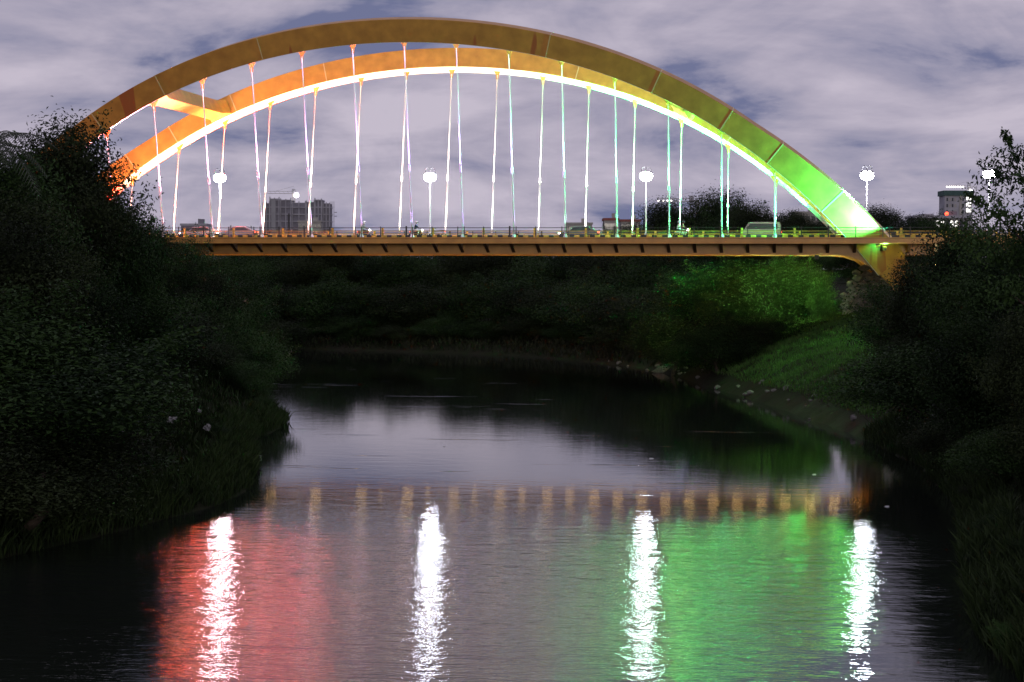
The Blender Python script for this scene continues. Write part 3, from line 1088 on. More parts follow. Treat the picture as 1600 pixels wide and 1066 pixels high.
# ------------------------------------------------------------------ grass and ground cover
def scatter(name, poly, n_, hgt, material, label, cat, seed, dmin=0.25, dmax=60, blade=0.10, cond=None):
    rng = np.random.default_rng(seed)
    x0, y0 = np.min(poly, axis=0); x1, y1 = np.max(poly, axis=0)
    x = rng.uniform(x0, x1, n_); y = rng.uniform(y0, y1, n_)
    d = river_sd(x, y)
    ok = (d > dmin) & (d < dmax)
    if cond is not None: ok &= cond(x, y, d)
    x, y = x[ok], y[ok]
    clump = 0.5 + 0.5 * wob(x * 2.1, y * 2.1)
    keep = rng.uniform(0, 1, len(x)) < 0.35 + 0.65 * clump
    x, y, clump = x[keep], y[keep], clump[keep]
    z = ground_z(x, y) - 0.03
    k = len(x)
    h = hgt * rng.uniform(0.5, 1.3, k) * (0.6 + 0.7 * clump)
    az = rng.uniform(0, 2 * np.pi, k); ln = rng.uniform(0.1, 0.75, k) * h
    w = blade * rng.uniform(0.6, 1.4, k)
    az2 = rng.uniform(0, np.pi, k)
    v = np.empty((k, 4, 3))
    base = np.column_stack([x, y, z])
    sx = np.column_stack([np.cos(az2), np.sin(az2), np.zeros(k)]) * w[:, None]
    mid = base + np.column_stack([np.cos(az) * ln * .35, np.sin(az) * ln * .35, h * .6])
    tip = base + np.column_stack([np.cos(az) * ln, np.sin(az) * ln, h])
    v[:, 0] = base - sx * .5; v[:, 1] = mid + sx * .45; v[:, 2] = tip; v[:, 3] = mid - sx * .45
    me = bpy.data.meshes.new(name)
    me.vertices.add(k * 4); me.loops.add(k * 4); me.polygons.add(k)
    me.vertices.foreach_set('co', v.reshape(-1))
    me.loops.foreach_set('vertex_index', np.arange(k * 4, dtype=np.int32))
    me.polygons.foreach_set('loop_start', np.arange(0, k * 4, 4, dtype=np.int32))
    me.polygons.foreach_set('loop_total', np.full(k, 4, dtype=np.int32))
    a_ = me.attributes.new('tint', 'FLOAT', 'FACE')
    a_.data.foreach_set('value', np.clip(clump * .7 + rng.normal(.15, .15, k), 0, 1).astype(np.float32))
    me.update(); me.validate()
    me.materials.append(material)
    o = link(name, me)
    tag(o, label, cat, kind='stuff')
    return o


scatter('bank_grass', np.array([(18, -95), (64, 30)]), 190000, 0.42, GRASS, 'short green grass on the slope of the right bank', 'grass', 3, dmin=1.6, dmax=30)
scatter('bank_weeds', np.array([(-50, -150), (12, 0)]), 150000, 0.8, leaf_mat('weed_blade', (0.012, 0.02, 0.008), (0.04, 0.06, 0.018)),
        'dark tall weeds covering the left bank', 'weeds', 4, dmin=0.1, dmax=34, blade=0.16)
scatter('shore_weeds', np.array([(36, -165), (75, -80)]), 60000, 0.8, leaf_mat('weed_blade_dry', (0.012, 0.018, 0.008), (0.035, 0.05, 0.018)),
        'dark weeds along the near right shore', 'weeds', 6, dmin=0.1, dmax=20, blade=0.14)
scatter('far_bank_weeds', np.array([(-70, 20), (40, 95)]), 60000, 0.9, leaf_mat('weed_blade_far', (0.008, 0.010, 0.005), (0.022, 0.026, 0.012)),
        'dark weeds on the far shore under the bridge', 'weeds', 7, dmin=0.3, dmax=26, blade=0.2)

# ------------------------------------------------------------------ buildings behind the bridge
RZ = YAW


def block(mb, x0, x1, y0, y1, z0, z1):
    mb.box(x0, x1, y0, y1, z0, z1)


def frame_at(u, t, name):
    p = at(u, 420, t)
    return empty(name, (p.x, p.y, gz(p.x, p.y)), RZ), gz(p.x, p.y)


def zrow(v, t, g):
    return CAM.z + (420 - v) * t / FPX - g


raw = mat('raw_concrete', (0.44, 0.43, 0.48), 0.9, var=0.35, scale=0.25)
raw_d = mat('dark_bay', (0.24, 0.23, 0.27), 0.9, var=0.3, scale=0.4)
pale = mat('pale_render', (0.42, 0.40, 0.37), 0.8, var=0.25, scale=0.3)
redp = mat('red_parapet', (0.32, 0.10, 0.08), 0.8, var=0.3, scale=0.5)
net = mat('green_netting', (0.07, 0.13, 0.12), 0.9, var=0.4, scale=0.6)
glass = mat('dark_glass', (0.03, 0.035, 0.04), 0.15)
lit_win = mat('lit_window', (0.9, 0.9, 0.85), 0.5, emit=(1.0, 0.97, 0.90), strength=2.2)
site_lamp = mat('site_lamp', (1, 1, 1), 0.5, emit=(1.0, 0.97, 1.0), strength=14.0)
bulb_m = mat('small_bulb', (1, 1, 1), 0.5, emit=(1.0, 0.93, 0.85), strength=3.0)
redl = mat('red_beacon', (1, .1, .05), 0.5, emit=(1.0, 0.06, 0.02), strength=6.0)

T1 = 900.0
bt, g1z = frame_at(465, T1, 'unfinished_tower')
tag(bt, 'grey unfinished concrete tower block behind the left part of the bridge', 'building')
px = T1 / FPX
wings = [(-56, -44, 317, 3), (-44, -28, 310, 0), (-28, -10, 312, 2), (-10, 12, 316, 4), (12, 26, 315, 3), (26, 38, 313, 1), (38, 50, 317, 3)]
rng = np.random.default_rng(3)
for (a, b_, v, dep) in wings:
    x0, x1 = a * px, b_ * px; y0 = dep * 0.8; zt = zrow(v, T1, g1z)
    wg = MB(); wg.box(x0 + .3, x1 - .3, y0 + .5, 16, 0, zt - .5); wing = wg.build('wing', raw_d, bt)
    fl = MB(); z = 3.0
    while z < zt:
        fl.box(x0, x1, y0, 15.9, z - .22, z + .22); z += 3.1
    fl.build('floor_slabs', raw, wing)
    nco = max(2, int((x1 - x0) / 2.2))
    for k in range(nco + 1):
        xc = x0 + .25 + (x1 - x0 - .5) * k / nco
        MB().box(xc - .22, xc + .22, y0 + .06, y0 + .6, 0, zt - .2 + rng.uniform(0, .9)).build('column', raw, wing)
MB().box(-41 * px, -34 * px, -.4, .4, 0, zrow(312, T1, g1z)).build('stair_wall', mat('pale_concrete', (0.34, 0.34, 0.36), 0.9, var=0.2, scale=0.2), bt)
sc = MB()
for k in range(5):
    xc = (50.5 + k * 1.6) * px
    sc.tube([(xc, 1, 0), (xc, 1, zrow(316, T1, g1z))], .07, 4)
for k in range(11):
    zz = 3 + k * 3.1
    sc.tube([(50 * px, 1, zz), (57.5 * px, 1, zz)], .06, 4)
sc.build('scaffold', raw, bt)
for vv in (333, 339):
    MB().box(57 * px, 61 * px, .5, 2, zrow(vv, T1, g1z) - .15, zrow(vv, T1, g1z) + .15).build('loading_deck', raw, bt)


def crane(u, t, vtop, vbase, jib_l, jib_r, label, lamps=(), big=None):
    root, g = frame_at(u, t, 'tower_crane')
    tag(root, label, 'crane', 'construction cranes')
    q = t / FPX
    z1 = zrow(vtop, t, g)
    steel = mat('crane_steel', (0.22, 0.20, 0.18), 0.6)
    ms = MB()
    for sx in (-.5, .5):
        for sy in (-.5, .5):
            ms.tube([(sx, sy, 0), (sx, sy, z1 + 1.0)], .11, 4)
    z = 0.0; k = 0
    while z < z1:
        s_ = 1 if k % 2 else -1
        ms.tube([(-.5 * s_, -.5, z), (.5 * s_, -.5, z + 1.6)], .06, 4); z += 1.6; k += 1
    ms.build('mast', steel, root)
    jb = MB()
    for zz, yy in ((0, -.4), (0, .4), (1.0, 0)):
        jb.tube([(jib_l * q, yy, z1 + zz), (0, yy, z1 + zz)], .10, 4)
    nb = max(4, int(abs(jib_l * q) / 1.8))
    for k in range(nb):
        xa, xb = jib_l * q * k / nb, jib_l * q * (k + .5) / nb
        jb.tube([(xa, -.4, z1), (xb, 0, z1 + 1.0)], .05, 4)
    jb.tube([(0, 0, z1 + 3.2), (jib_l * q * .7, 0, z1 + 1)], .05, 4)
    jb.build('jib', steel, root)
    MB().box(0, jib_r * q, -.4, .4, z1, z1 + .3).build('counter_jib', steel, root)
    MB().box(jib_r * q - 1.6, jib_r * q, -.6, .6, z1 - 1.6, z1 + .6).build('counterweight', raw, root)
    MB().prism([(-.8, z1 + .3), (.8, z1 + .3), (.6, z1 + 2.0), (-.6, z1 + 2.0)], -.8, .8).build('cab', raw, root)
    for lx in lamps:
        MB().ball((lx * q, -.7, z1 + .2), 0.42 * t / 900, 8, 6).build('bulb', bulb_m, root, True)
    if big:
        MB().ball((big[0] * q, -1.2, z1 + big[1]), big[2], 10, 8).build('work_lamp', site_lamp, root, True)
    return root


crane(459, 905, 304, 312, -41, 9, 'tower crane with one bright lamp above the unfinished tower at left', (), (4.5, -0.8, 1.05))
crane(1513, 1010, 292, 300, -36, 12, 'tower crane with a row of lamps above the tower at right', (-35, -31, -28, -25, -22, -18, -14, -10), (1, -2.6, 1.5))
crane(1080, 700, 315, 320, -54, 12, 'distant crane jib with five small lamps left of the tall tree clump', (-52, -44, -38, -32, -18), None)

T2 = 1000.0
tt, g2z = frame_at(1496, T2, 'unfinished_tower')
tag(tt, 'unfinished tower with floodlit right side and netted top at far right', 'building')
px = T2 / FPX
zt = zrow(304, T2, g2z)
MB().box(-21 * px, 22 * px, 0, 13, 0, zt).build('wall', raw, tt)
MB().box(-23 * px, 24 * px, -.8, 13.8, zrow(305, T2, g2z), zrow(297, T2, g2z)).build('netted_top', net, tt)
MB().box(2 * px, 6 * px, -.5, -.002, 4, zt).build('lift_shaft', pale, tt)
for r_ in range(7):
    for c_ in range(5):
        xw = (-17 + c_ * 4.2 + (8 if c_ > 3 else 0)) * px; zw = zt - 2.2 - r_ * 3.0
        w_ = MB().box(xw - .38, xw + .38, -.12, .1, zw - .8, zw + .8).build('window', pale if c_ % 2 else glass, tt)
for zz in (zt - 1.5, zt - 4.6, zt - 7.4):
    MB().box(13 * px, 20 * px, -.35, -.05, zz - .9, zz + .9).build('floodlit_wall', lit_win, tt)  # glowing panels stand in for floodlight on the right wall

T3 = 420.0
fb_, g3z = frame_at(1474, T3, 'flat_building')
tag(fb_, 'long flat roofed building with lit windows at the right end of the deck', 'building')
px = T3 / FPX
z1 = zrow(340, T3, g3z)
MB().box(-44 * px, 42 * px, .5, 9, 0, z1).build('wall', mat('grey_render', (0.20, 0.19, 0.18), 0.85, var=0.3, scale=0.4), fb_)
rf_ = MB().box(-47 * px, 45 * px, -.4, 9.6, z1, z1 + .55).build('roof', raw, fb_)
MB().box(-30 * px, -14 * px, 2, 7, z1 + .55, zrow(333, T3, g3z)).build('roof_house', raw, rf_)
MB().box(9 * px, 24 * px, 2, 7, z1 + .55, zrow(329, T3, g3z)).build('water_tank', raw_d, rf_)
MB().ball((6 * px, 1, zrow(333, T3, g3z)), .38, 10, 8).build('red_beacon', redl, rf_, True)
for k in range(11):
    xw = (-38 + k * 7.3) * px
    lit = k in (4, 5, 7, 8)
    w_ = MB().prism([(xw - .34, z1 - 1.9), (xw + .34, z1 - 1.9), (xw + .34, z1 - .75), (xw + .2, z1 - .5), (xw - .2, z1 - .5), (xw - .34, z1 - .75)], .40, .55).build('window', lit_win if lit else glass, fb_)
for k in range(12):
    xw = (-41.5 + k * 7.3) * px
    MB().box(xw - .13, xw + .13, .2, .49, 0, z1 - .01).build('pillar', raw, fb_)


def house(u, t, w_px, vtop, label, parapet, wins, name='house', wm_=None):
    root, g = frame_at(u, t, name)
    tag(root, label, 'building')
    q = t / FPX; z = zrow(vtop, t, g); w = w_px * q / 2
    MB().box(-w, w, 0, 9, 0, z - .6).build('wall', wm_ or pale, root)
    MB().box(-w - .25, w + .25, -.25, 9.25, z - .6, z).build('parapet', parapet, root)
    nfl = max(1, int((z - 1) / 3))
    for f_ in range(nfl):
        for k in range(wins):
            xw = -w + (k + .5) * 2 * w / wins; zw = z - 2.1 - f_ * 3.0
            if zw < .8: continue
            wd = MB().box(xw - .55, xw + .55, -.06, .05, zw - .7, zw + .7).build('window', glass, root)
            MB().box(xw - .65, xw + .65, -.14, -.002, zw - .82, zw - .71).build('sill', pale, wd)
    MB().box(w * .2, w * .6, 3, 6, z, z + 1.3).build('stair_house', wm_ or pale, root)
    return root


house(955, 520, 22, 341, 'pale house with dull red parapet, left one of the pair behind the bridge', redp, 3)
house(985, 540, 30, 343, 'pale house with dull red parapet, right one of the pair behind the bridge', redp, 4)
house(905, 640, 40, 348, 'low pale house left of the red parapet pair', pale, 5)
house(1262, 620, 42, 330, 'pale block above the trees just left of the green arch foot', pale, 5, 'apartment_block')
house(303, 560, 40, 351, 'low dark block at the left end of the skyline, above the railing', raw, 6, 'low_block', raw_d)
house(484, 780, 36, 346, 'small pale building in front of the unfinished tower at left', pale, 5, 'low_building')
p = at(451.5, 420, 640)
up = empty('utility_pole', (p.x, p.y, gz(p.x, p.y)))
tag(up, 'dark utility pole in front of the unfinished tower at left', 'pole')
hp = zrow(335, 640, gz(p.x, p.y))
MB().tube([(0, 0, -.3), (0, 0, hp)], [.30, .24], 8).build('pole', dark_steel, up)
MB().box(-.6, .6, -.05, .05, hp - .6, hp - .48).build('cross_arm', dark_steel, up)

# ------------------------------------------------------------------ traffic
def deck_x(u, y):
    d = _f + _r * ((u - 800) / FPX) - _u * ((365 - 533) / FPX)
    return CAM.x + d.x * (y - CAM.y) / d.y


tyre_m = mat('tyre', (0.02, 0.02, 0.02), 0.8)
rim_m = mat('rim', (0.5, 0.5, 0.5), 0.3, metal=0.8)
hl_m = mat('headlamp', (1, 1, 1), 0.3, emit=(1.0, 0.95, 0.88), strength=30.0)
tl_m = mat('tail_lamp', (.8, .05, .03), 0.3, emit=(1.0, 0.08, 0.04), strength=7.0)


def wheel(parent, x, y, r, w):
    o = MB()
    ring = []
    k = 18
    prof = [(-w / 2, r * .68), (-w / 2, r * .94), (-w / 3, r), (w / 3, r), (w / 2, r * .94), (w / 2, r * .68)]
    vs = [(math.cos(2 * math.pi * i / k) * q, yy, math.sin(2 * math.pi * i / k) * q) for i in range(k) for yy, q in prof]
    m_ = len(prof)
    fs = [(i * m_ + j, i * m_ + (j + 1) % m_, ((i + 1) % k) * m_ + (j + 1) % m_, ((i + 1) % k) * m_ + j) for i in range(k) for j in range(m_)]
    o.add(vs, fs)
    wh = o.build('wheel', tyre_m, parent, loc=(x, y, r))
    rm = MB()
    rm.tube([(0, -w * .55, 0), (0, w * .55, 0)], r * .14, 8)
    for i in range(6):
        g = 2 * math.pi * i / 6
        rm.tube([(0, 0, 0), (math.cos(g) * r * .7, 0, math.sin(g) * r * .7)], r * .05, 5)
    rm.build('rim', rim_m, wh)
    return wh


def motorcycle(u, y, face, color, label):
    """face = +1 rides to the right"""
    x = deck_x(u, y)
    t = empty('motorcycle', (x, y, DK - .03), 0 if face > 0 else math.pi)
    tag(t, label, 'motorcycle', 'motorcycles on the bridge')
    pm = mat('moto_' + '_'.join('%02d' % int(c * 99) for c in color), color, 0.3)
    wheel(t, -.62, 0, .29, .10); wheel(t, .62, 0, .29, .09)
    bd = MB()
    bd.prism([(-.70, .66), (-.35, .60), (-.1, .42), (.20, .34), (.34, .50), (.42, .82), (.30, .92), (.10, .80), (-.20, .72), (-.72, .78)], -.11, .11)
    bdo = bd.build('body', pm, t)
    bm_ = bdo.modifiers.new('bevel', 'BEVEL'); bm_.width = .03; bm_.segments = 2
    MB().prism([(-.25, .22), (.22, .22), (.26, .42), (-.22, .46)], -.13, .13).build('engine', dark_steel, t)
    MB().prism([(-.68, .78), (.02, .74), (.05, .82), (-.3, .86), (-.70, .87)], -.13, .13).build('seat', blackp, t)
    MB().tube([(.62, -.07, .29), (.44, -.07, .86), (.38, -.07, 1.0)], .028, 6).tube([(.62, .07, .29), (.44, .07, .86), (.38, .07, 1.0)], .028, 6).build('fork', rim_m, t)
    MB().tube([(.24, -.36, 1.02), (.36, -.18, 1.04), (.38, 0, 1.0), (.36, .18, 1.04), (.24, .36, 1.02)], .022, 6).build('handlebar', dark_steel, t)
    MB().ball((.50, 0, .86), .10, 10, 8).build('headlight', hl_m, t, True)
    MB().box(-.76, -.71, -.07, .07, .70, .77).build('tail_light', tl_m, t)
    MB().tube([(-.62, -.14, .30), (-.1, -.15, .26), (.1, -.14, .3)], [.05, .04, .03], 8).build('exhaust', rim_m, t)
    MB().prism([(-.86, .60), (-.40, .62), (-.44, .66), (-.84, .64)], -.06, .06).build('mudguard', pm, t)
    return t


SKIN = mat('skin', (0.30, 0.17, 0.11), 0.6)


def rider(bike, dx, jacket, trousers, helmet, label, passenger=False):
    """seated figure, one continuous skinned body"""
    P = {'pel': (-.22, 0, .92), 'bel': (-.20, 0, 1.08), 'che': (-.14, 0, 1.30), 'nek': (-.10, 0, 1.45), 'hed': (-.06, 0, 1.60),
         'shl': (-.13, .19, 1.39), 'ell': (.04, .27, 1.15), 'hal': (.25, .30, 1.05), 'shr': (-.13, -.19, 1.39), 'elr': (.04, -.27, 1.15), 'har': (.25, -.30, 1.05),
         'hil': (-.20, .10, .90), 'knl': (.20, .16, .84), 'fol': (.06, .17, .40), 'tol': (.20, .17, .34), 'hir': (-.20, -.10, .90), 'knr': (.20, -.16, .84), 'for': (.06, -.17, .40), 'tor': (.20, -.17, .34)}
    R_ = {'pel': .15, 'bel': .14, 'che': .17, 'nek': .065, 'hed': .10, 'shl': .075, 'ell': .05, 'hal': .045, 'shr': .075, 'elr': .05, 'har': .045,
          'hil': .10, 'knl': .07, 'fol': .05, 'tol': .045, 'hir': .10, 'knr': .07, 'for': .05, 'tor': .045}
    if passenger:
        P['ell'] = (.02, .26, 1.12); P['hal'] = (.18, .16, 1.05); P['elr'] = (.02, -.26, 1.12); P['har'] = (.18, -.16, 1.05)
    E_ = [('pel', 'bel'), ('bel', 'che'), ('che', 'nek'), ('nek', 'hed'), ('che', 'shl'), ('shl', 'ell'), ('ell', 'hal'), ('che', 'shr'), ('shr', 'elr'), ('elr', 'har'),
          ('pel', 'hil'), ('hil', 'knl'), ('knl', 'fol'), ('fol', 'tol'), ('pel', 'hir'), ('hir', 'knr'), ('knr', 'for'), ('for', 'tor')]
    ks = list(P)
    me = bpy.data.meshes.new('person')
    me.from_pydata([P[k] for k in ks], [(ks.index(a), ks.index(b)) for a, b in E_], [])
    o = bpy.data.objects.new('body', me)
    COL.objects.link(o)
    md = o.modifiers.new('skin', 'SKIN')
    for i, k in enumerate(ks):
        sv = me.skin_vertices[0].data[i]
        sv.radius = (R_[k], R_[k]); sv.use_root = (k == 'pel')
    sb = o.modifiers.new('sub', 'SUBSURF'); sb.levels = 1; sb.render_levels = 1
    dg = bpy.context.evaluated_depsgraph_get()
    em = bpy.data.meshes.new_from_object(o.evaluated_get(dg))
    bpy.data.objects.remove(o)
    for q in (jacket, trousers, SKIN): em.materials.append(q)
    for f_ in em.polygons:
        f_.use_smooth = True
        c = f_.center
        f_.material_index = 1 if (c.z < .97) else (2 if (c.z > 1.46 or (c.x > .17 and c.z < 1.12)) else 0)
    flip = -1 if abs(bike.rotation_euler.z) > 1 else 1
    root = empty('person', (bike.location.x + dx * flip, bike.location.y, bike.location.z), bike.rotation_euler.z)
    tag(root, label, 'person')
    link('body', em, None, root)
    hm = MB().ball((-.06, 0, 1.66), .145, 12, 9, 1.05).build('helmet', helmet, root, True)
    MB().box(.045, .088, -.09, .09, 1.61, 1.70).build('visor', glass, hm)
    return root


navy = mat('navy_cloth', (0.03, 0.06, 0.08), 0.8); whitec = mat('white_cloth', (0.75, 0.75, 0.72), 0.8)
denim = mat('denim', (0.06, 0.07, 0.10), 0.8); khaki = mat('khaki', (0.35, 0.30, 0.22), 0.8); grey_c = mat('grey_cloth', (0.3, 0.3, 0.3), 0.8)
hel_w = mat('helmet_white', (0.8, 0.8, 0.8), 0.25); hel_d = mat('helmet_dark', (0.05, 0.05, 0.06), 0.25)
b1 = motorcycle(652, -4.5, 1, (0.05, 0.05, 0.06), 'dark motorcycle ridden by the person in dark jacket near mid span')
rider(b1, 0, navy, whitec, hel_w, 'person in dark jacket and white helmet riding near mid span')
b2 = motorcycle(684, -5.6, -1, (0.7, 0.7, 0.72), 'white motorcycle beside the lamp post at mid span')
b3 = motorcycle(570, -4.0, 1, (0.3, 0.05, 0.04), 'red motorcycle half behind the hanger left of mid span')
rider(b3, 0, grey_c, denim, hel_w, 'person in grey riding half behind a hanger left of mid span')
b4 = motorcycle(1067, -6.0, 1, (0.7, 0.7, 0.7), 'pale motorcycle carrying two people below the tall tree clump')
rider(b4, 0.12, khaki, grey_c, hel_d, 'person in khaki steering the motorcycle that carries two')
rider(b4, -0.30, whitec, denim, hel_w, 'person in white sitting behind on the motorcycle that carries two', True)


def car(u, y, face, color, label, van=False, lights=True):
    x = deck_x(u, y)
    t = empty('van' if van else 'car', (x, y, DK - .03), 0 if face > 0 else math.pi)
    tag(t, label, 'van' if van else 'car', 'cars crossing the bridge')
    pm = mat('car_' + '_'.join('%02d' % int(c * 99) for c in color), color, 0.25)
    if van:
        pr = [(-1.95, .35), (1.95, .35), (2.0, .75), (1.85, .95), (1.35, 1.75), (1.1, 1.85), (-1.85, 1.85), (-1.98, 1.5)]
        gl_ = [(-1.6, 1.15), (1.52, 1.15), (1.18, 1.68), (-1.6, 1.68)]
    else:
        pr = [(-1.95, .35), (1.95, .32), (2.02, .62), (1.85, .80), (1.0, .95), (.45, 1.38), (-.9, 1.44), (-1.65, 1.08), (-1.98, .98)]
        gl_ = [(-1.35, 1.02), (.82, 1.0), (.40, 1.32), (-.86, 1.37)]
    bd = MB().prism(pr, -.82, .82).build('body', pm, t)
    bv = bd.modifiers.new('bevel', 'BEVEL'); bv.width = .08; bv.segments = 2
    for s in (-1, 1):
        MB().prism(gl_, s * .825 - .01, s * .825 + .01).build('side_window', glass, t)
        for xw in (-1.25, 1.25):
            wheel(t, xw, s * .76, .31, .19)
        MB().box(1.86, 2.06, s * .55 - .16, s * .55 + .16, .62, .76).build('headlight', hl_m if lights else rim_m, t)
        MB().box(-2.03, -1.93, s * .62 - .12, s * .62 + .12, .78, .98).build('tail_light', tl_m, t)
    MB().box(1.98, 2.08, -.8, .8, .36, .52).build('bumper', blackp, t)
    return t


car(312, 4.0, -1, (0.22, 0.22, 0.23), 'grey car with lit headlamps at the left end of the visible deck')
car(372, 3.4, -1, (0.16, 0.16, 0.18), 'dark grey car near the first street lamp')
car(1190, 4.2, -1, (0.26, 0.21, 0.19), 'brownish van with red tail lamps near the last near hanger', True)
car(905, 4.0, -1, (0.10, 0.10, 0.12), 'dark car behind the guard rail below the low pale house')

# ------------------------------------------------------------------ stones, wall, litter
stone_m = mat('stone', (0.26, 0.25, 0.24), 0.9, var=0.5, scale=1.6, bump=0.08)
stone_p = mat('pale_stone', (0.17, 0.155, 0.135), 0.9, var=0.45, scale=3.0, bump=0.05)


def stone_mesh(seed, sx, sy, sz, name='stone', rough=0.16):
    r_ = random.Random(seed)
    bm = bmesh.new()
    bmesh.ops.create_icosphere(bm, subdivisions=2, radius=1.0)
    cuts = [(Vector((r_.uniform(-1, 1), r_.uniform(-1, 1), r_.uniform(-1, 1))).normalized(), r_.uniform(.55, .85)) for _ in range(9)]
    for v in bm.verts:
        for nrm, dd in cuts:
            k = v.co.dot(nrm)
            if k > dd: v.co -= nrm * (k - dd)
        v.co *= 1 + r_.uniform(-rough, rough) * .3
        v.co = Vector((v.co.x * sx, v.co.y * sy, v.co.z * sz))
    me = bpy.data.meshes.new(name)
    bm.to_mesh(me); bm.free()
    return me


sm = [stone_mesh(100 + k, .60, .46, .40) for k in range(6)]
for q in sm: q.materials.append(stone_m)
wall = empty('stone_wall', (41.2, 4.0, 6.0))
tag(wall, 'rough rubble stone retaining wall beside the right arch leg under the deck', 'wall')
MB().prism([(1.3, 0), (9.5, 0), (9.5, 6.0), (3.9, 5.2), (2.7, 4.0), (1.5, 2.6)], .45, 2.4).build('core', conc, wall)
rs = random.Random(77)
z = .3; row = 0
while z < 5.6:
    x = .3 + max(0, (z - 2.4)) * .55 + (.35 if row % 2 else 0)
    while x < 9.0:
        w = rs.uniform(.8, 1.25)
        o = link('stone', rs.choice(sm), None, wall, (x + w * .5, .35 + rs.uniform(-.14, .14), z + rs.uniform(-.06, .06)))
        o.scale = (w, 1.0, rs.uniform(.85, 1.15)); o.rotation_euler = (rs.uniform(-.2, .2), rs.uniform(-.14, .14), rs.uniform(-.3, .3) + (math.pi if rs.random() < .5 else 0))
        x += w * .98
    z += .56; row += 1

bp_ = on_water(1035, 583)
bo = link('boulder', stone_mesh(7, 1.5, 1.0, .62, 'boulder'), stone_p, None, (bp_.x, bp_.y + .6, .12))
tag(bo, 'large pale boulder on the right shore under the bridge', 'boulder')
sp = [stone_mesh(200 + k, .34, .26, .20, 'shore_stone') for k in range(5)]
for q in sp: q.materials.append(stone_p)
rs = random.Random(12)
shore = [tuple(on_water(*q)[:2]) for q in ((930, 568), (1000, 575), (1060, 590), (1130, 610), (1190, 630), (1250, 650), (1310, 675))]
for k in range(34):
    f_ = rs.random() ** 1.1 * (len(shore) - 1.001); i = int(f_); q = f_ - i
    x = shore[i][0] * (1 - q) + shore[i + 1][0] * q + rs.uniform(-.2, 2.4); y = shore[i][1] * (1 - q) + shore[i + 1][1] * q
    o = link('shore_stone', rs.choice(sp), None, None, (x, y, max(gz(x, y), 0) + .03))
    s_ = rs.uniform(.5, 1.6); o.scale = (s_, s_, s_); o.rotation_euler = (rs.uniform(-.3, .3), rs.uniform(-.3, .3), rs.uniform(0, 6))
    tag(o, ('pale stone' if s_ < .95 else 'larger pale stone') + ' on the muddy right shore ' + ('under the bridge' if f_ < 2 else 'between bridge and grass slope' if f_ < 4 else 'below the grass slope'), 'stone', 'stones along the right shore')

rag = mat('litter_white', (0.36, 0.35, 0.33), 0.7, var=0.3, scale=4)


def scrap(u, v, z, s, label):
    d = _f + _r * ((u - 800) / FPX) - _u * ((v - 533) / FPX)
    t = 60.0
    for _ in range(400):
        p = CAM + d * t
        if p.z <= gz(p.x, p.y) + z: break
        t += .4
    rng = random.Random(int(u))
    bm = bmesh.new()
    bmesh.ops.create_grid(bm, x_segments=5, y_segments=5, size=s)
    for vv in bm.verts:
        vv.co += Vector((rng.uniform(-.2, .2) * s, rng.uniform(-.2, .2) * s, rng.uniform(-.55, .55) * s))
    bmesh.ops.solidify(bm, geom=bm.faces[:], thickness=0.015)
    me = bpy.data.meshes.new('litter'); bm.to_mesh(me); bm.free()
    o = link('litter', me, rag, None, p - d.normalized() * 0.35)
    o.rotation_euler = (1.0 + rng.uniform(-.4, .4), rng.uniform(-.5, .5), rng.uniform(-.6, .6))
    tag(o, label, 'litter', 'litter on the left bank')


for u, v, s, lb in [(268, 656, .22, 'largest white scrap caught in the bushes of the left bank'), (311, 643, .13, 'small white scrap highest among the left bank litter'),
                    (190, 673, .12, 'white scrap at the left of the left bank litter'), (219, 692, .16, 'white scrap lowest among the left bank litter'),
                    (324, 668, .17, 'torn pale scrap nearest the water on the left bank')]:
    scrap(u, v, 1.3, s, lb)

foam = mat('foam_white', (0.7, 0.7, 0.7), 0.6)
for u, v, s, lb in [(1018, 717, .16, 'white flake floating in the middle of the dark water'), (1386, 792, .13, 'pale flake floating near the right shore'),
                    (1272, 742, .12, 'thin scrap floating left of the pale flake'), (694, 698, .05, 'tiny white dot floating on the grey reflection')]:
    p = on_water(u, v)
    o = link('flotsam', stone_mesh(int(u), s, s * .6, .035, 'flotsam'), foam, None, (p.x, p.y, .015))
    tag(o, lb, 'flotsam', 'flotsam on the river')

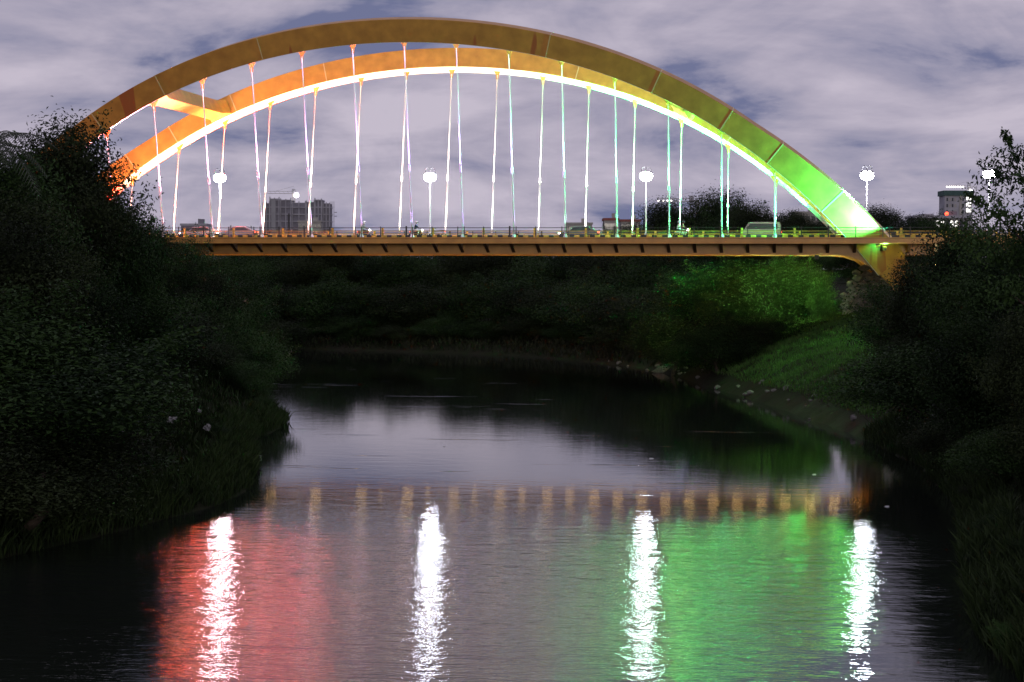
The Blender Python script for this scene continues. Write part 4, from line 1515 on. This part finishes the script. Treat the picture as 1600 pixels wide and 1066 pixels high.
p = on_water(396, 728)
ps = empty('mooring_post', (p.x, p.y, 0)); tag(ps, 'old dark mooring post with a plank at the left waterline', 'post')
wood = mat('wet_wood', (0.035, 0.028, 0.022), 0.7, var=0.4, scale=6)
MB().tube([(-.15, 0, -1), (-.12, 0, .5)], [.09, .07], 8).build('post', wood, ps)
MB().tube([(.2, .1, -1), (.16, .1, .45)], [.07, .06], 8).build('post', wood, ps)
MB().box(-.5, .42, -.18, .3, .28, .58).build('plank', wood, ps)

br = empty('dead_branch', tuple(at(1528, 748, 104))); tag(br, 'bare dead branch leaning to the water at the right edge', 'branch')
twig = mat('dead_wood', (0.16, 0.12, 0.09), 0.85, var=0.3, scale=4)
a0 = Vector((0, 0, 0)); a1 = at(1600, 712, 102) - at(1528, 748, 104); a1 = a1 * 1.3
MB().tube([a0, a0.lerp(a1, .35) + Vector((0, 0, .06)), a0.lerp(a1, .7), a1], [.03, .06, .08, .10], 7).build('limb', twig, br, True)
MB().tube([a0.lerp(a1, .4), a0.lerp(a1, .4) + Vector((.3, .2, .5)), a0.lerp(a1, .4) + Vector((.35, .3, 1.0))], [.04, .03, .015], 6).build('twig', twig, br)
MB().tube([a0.lerp(a1, .15), a0.lerp(a1, .15) + Vector((.5, -.2, -.35)), a0.lerp(a1, .15) + Vector((1.1, -.3, -.9))], [.03, .025, .015], 6).build('twig', twig, br)

# lit bulkhead lamp under the right side span
wl_m = mat('warm_lamp', (1, .8, .4), 0.5, emit=(1.0, 0.72, 0.30), strength=25.0)
MB().ball((50.2, -8.6, DK - 2.6), .16, 10, 8).build('bulkhead_lamp', wl_m, bridge, True)
pd = bpy.data.lights.new('bulkhead_glow', 'POINT'); pd.energy = 420; pd.color = (1.0, .74, .34); pd.shadow_soft_size = .16
po = bpy.data.objects.new('bulkhead_glow', pd); COL.objects.link(po); po.location = (50.2, -8.6, DK - 2.85); po.parent = bridge

# reeds hanging over both near waterlines
REED = leaf_mat('reed_blade', (0.012, 0.020, 0.008), (0.045, 0.070, 0.022))
for nm, box_, sd, lb in (('shore_reeds', [(-8, -165), (16, -60)], 21, 'dark reeds and creepers hanging over the left waterline'),
                         ('shore_reeds', [(36, -170), (60, -70)], 22, 'dark reeds and creepers hanging over the near right waterline')):
    scatter(nm, np.array(box_, float), 330000, 0.85, REED, lb, 'reeds', sd, dmin=-0.15, dmax=1.9, blade=0.09)
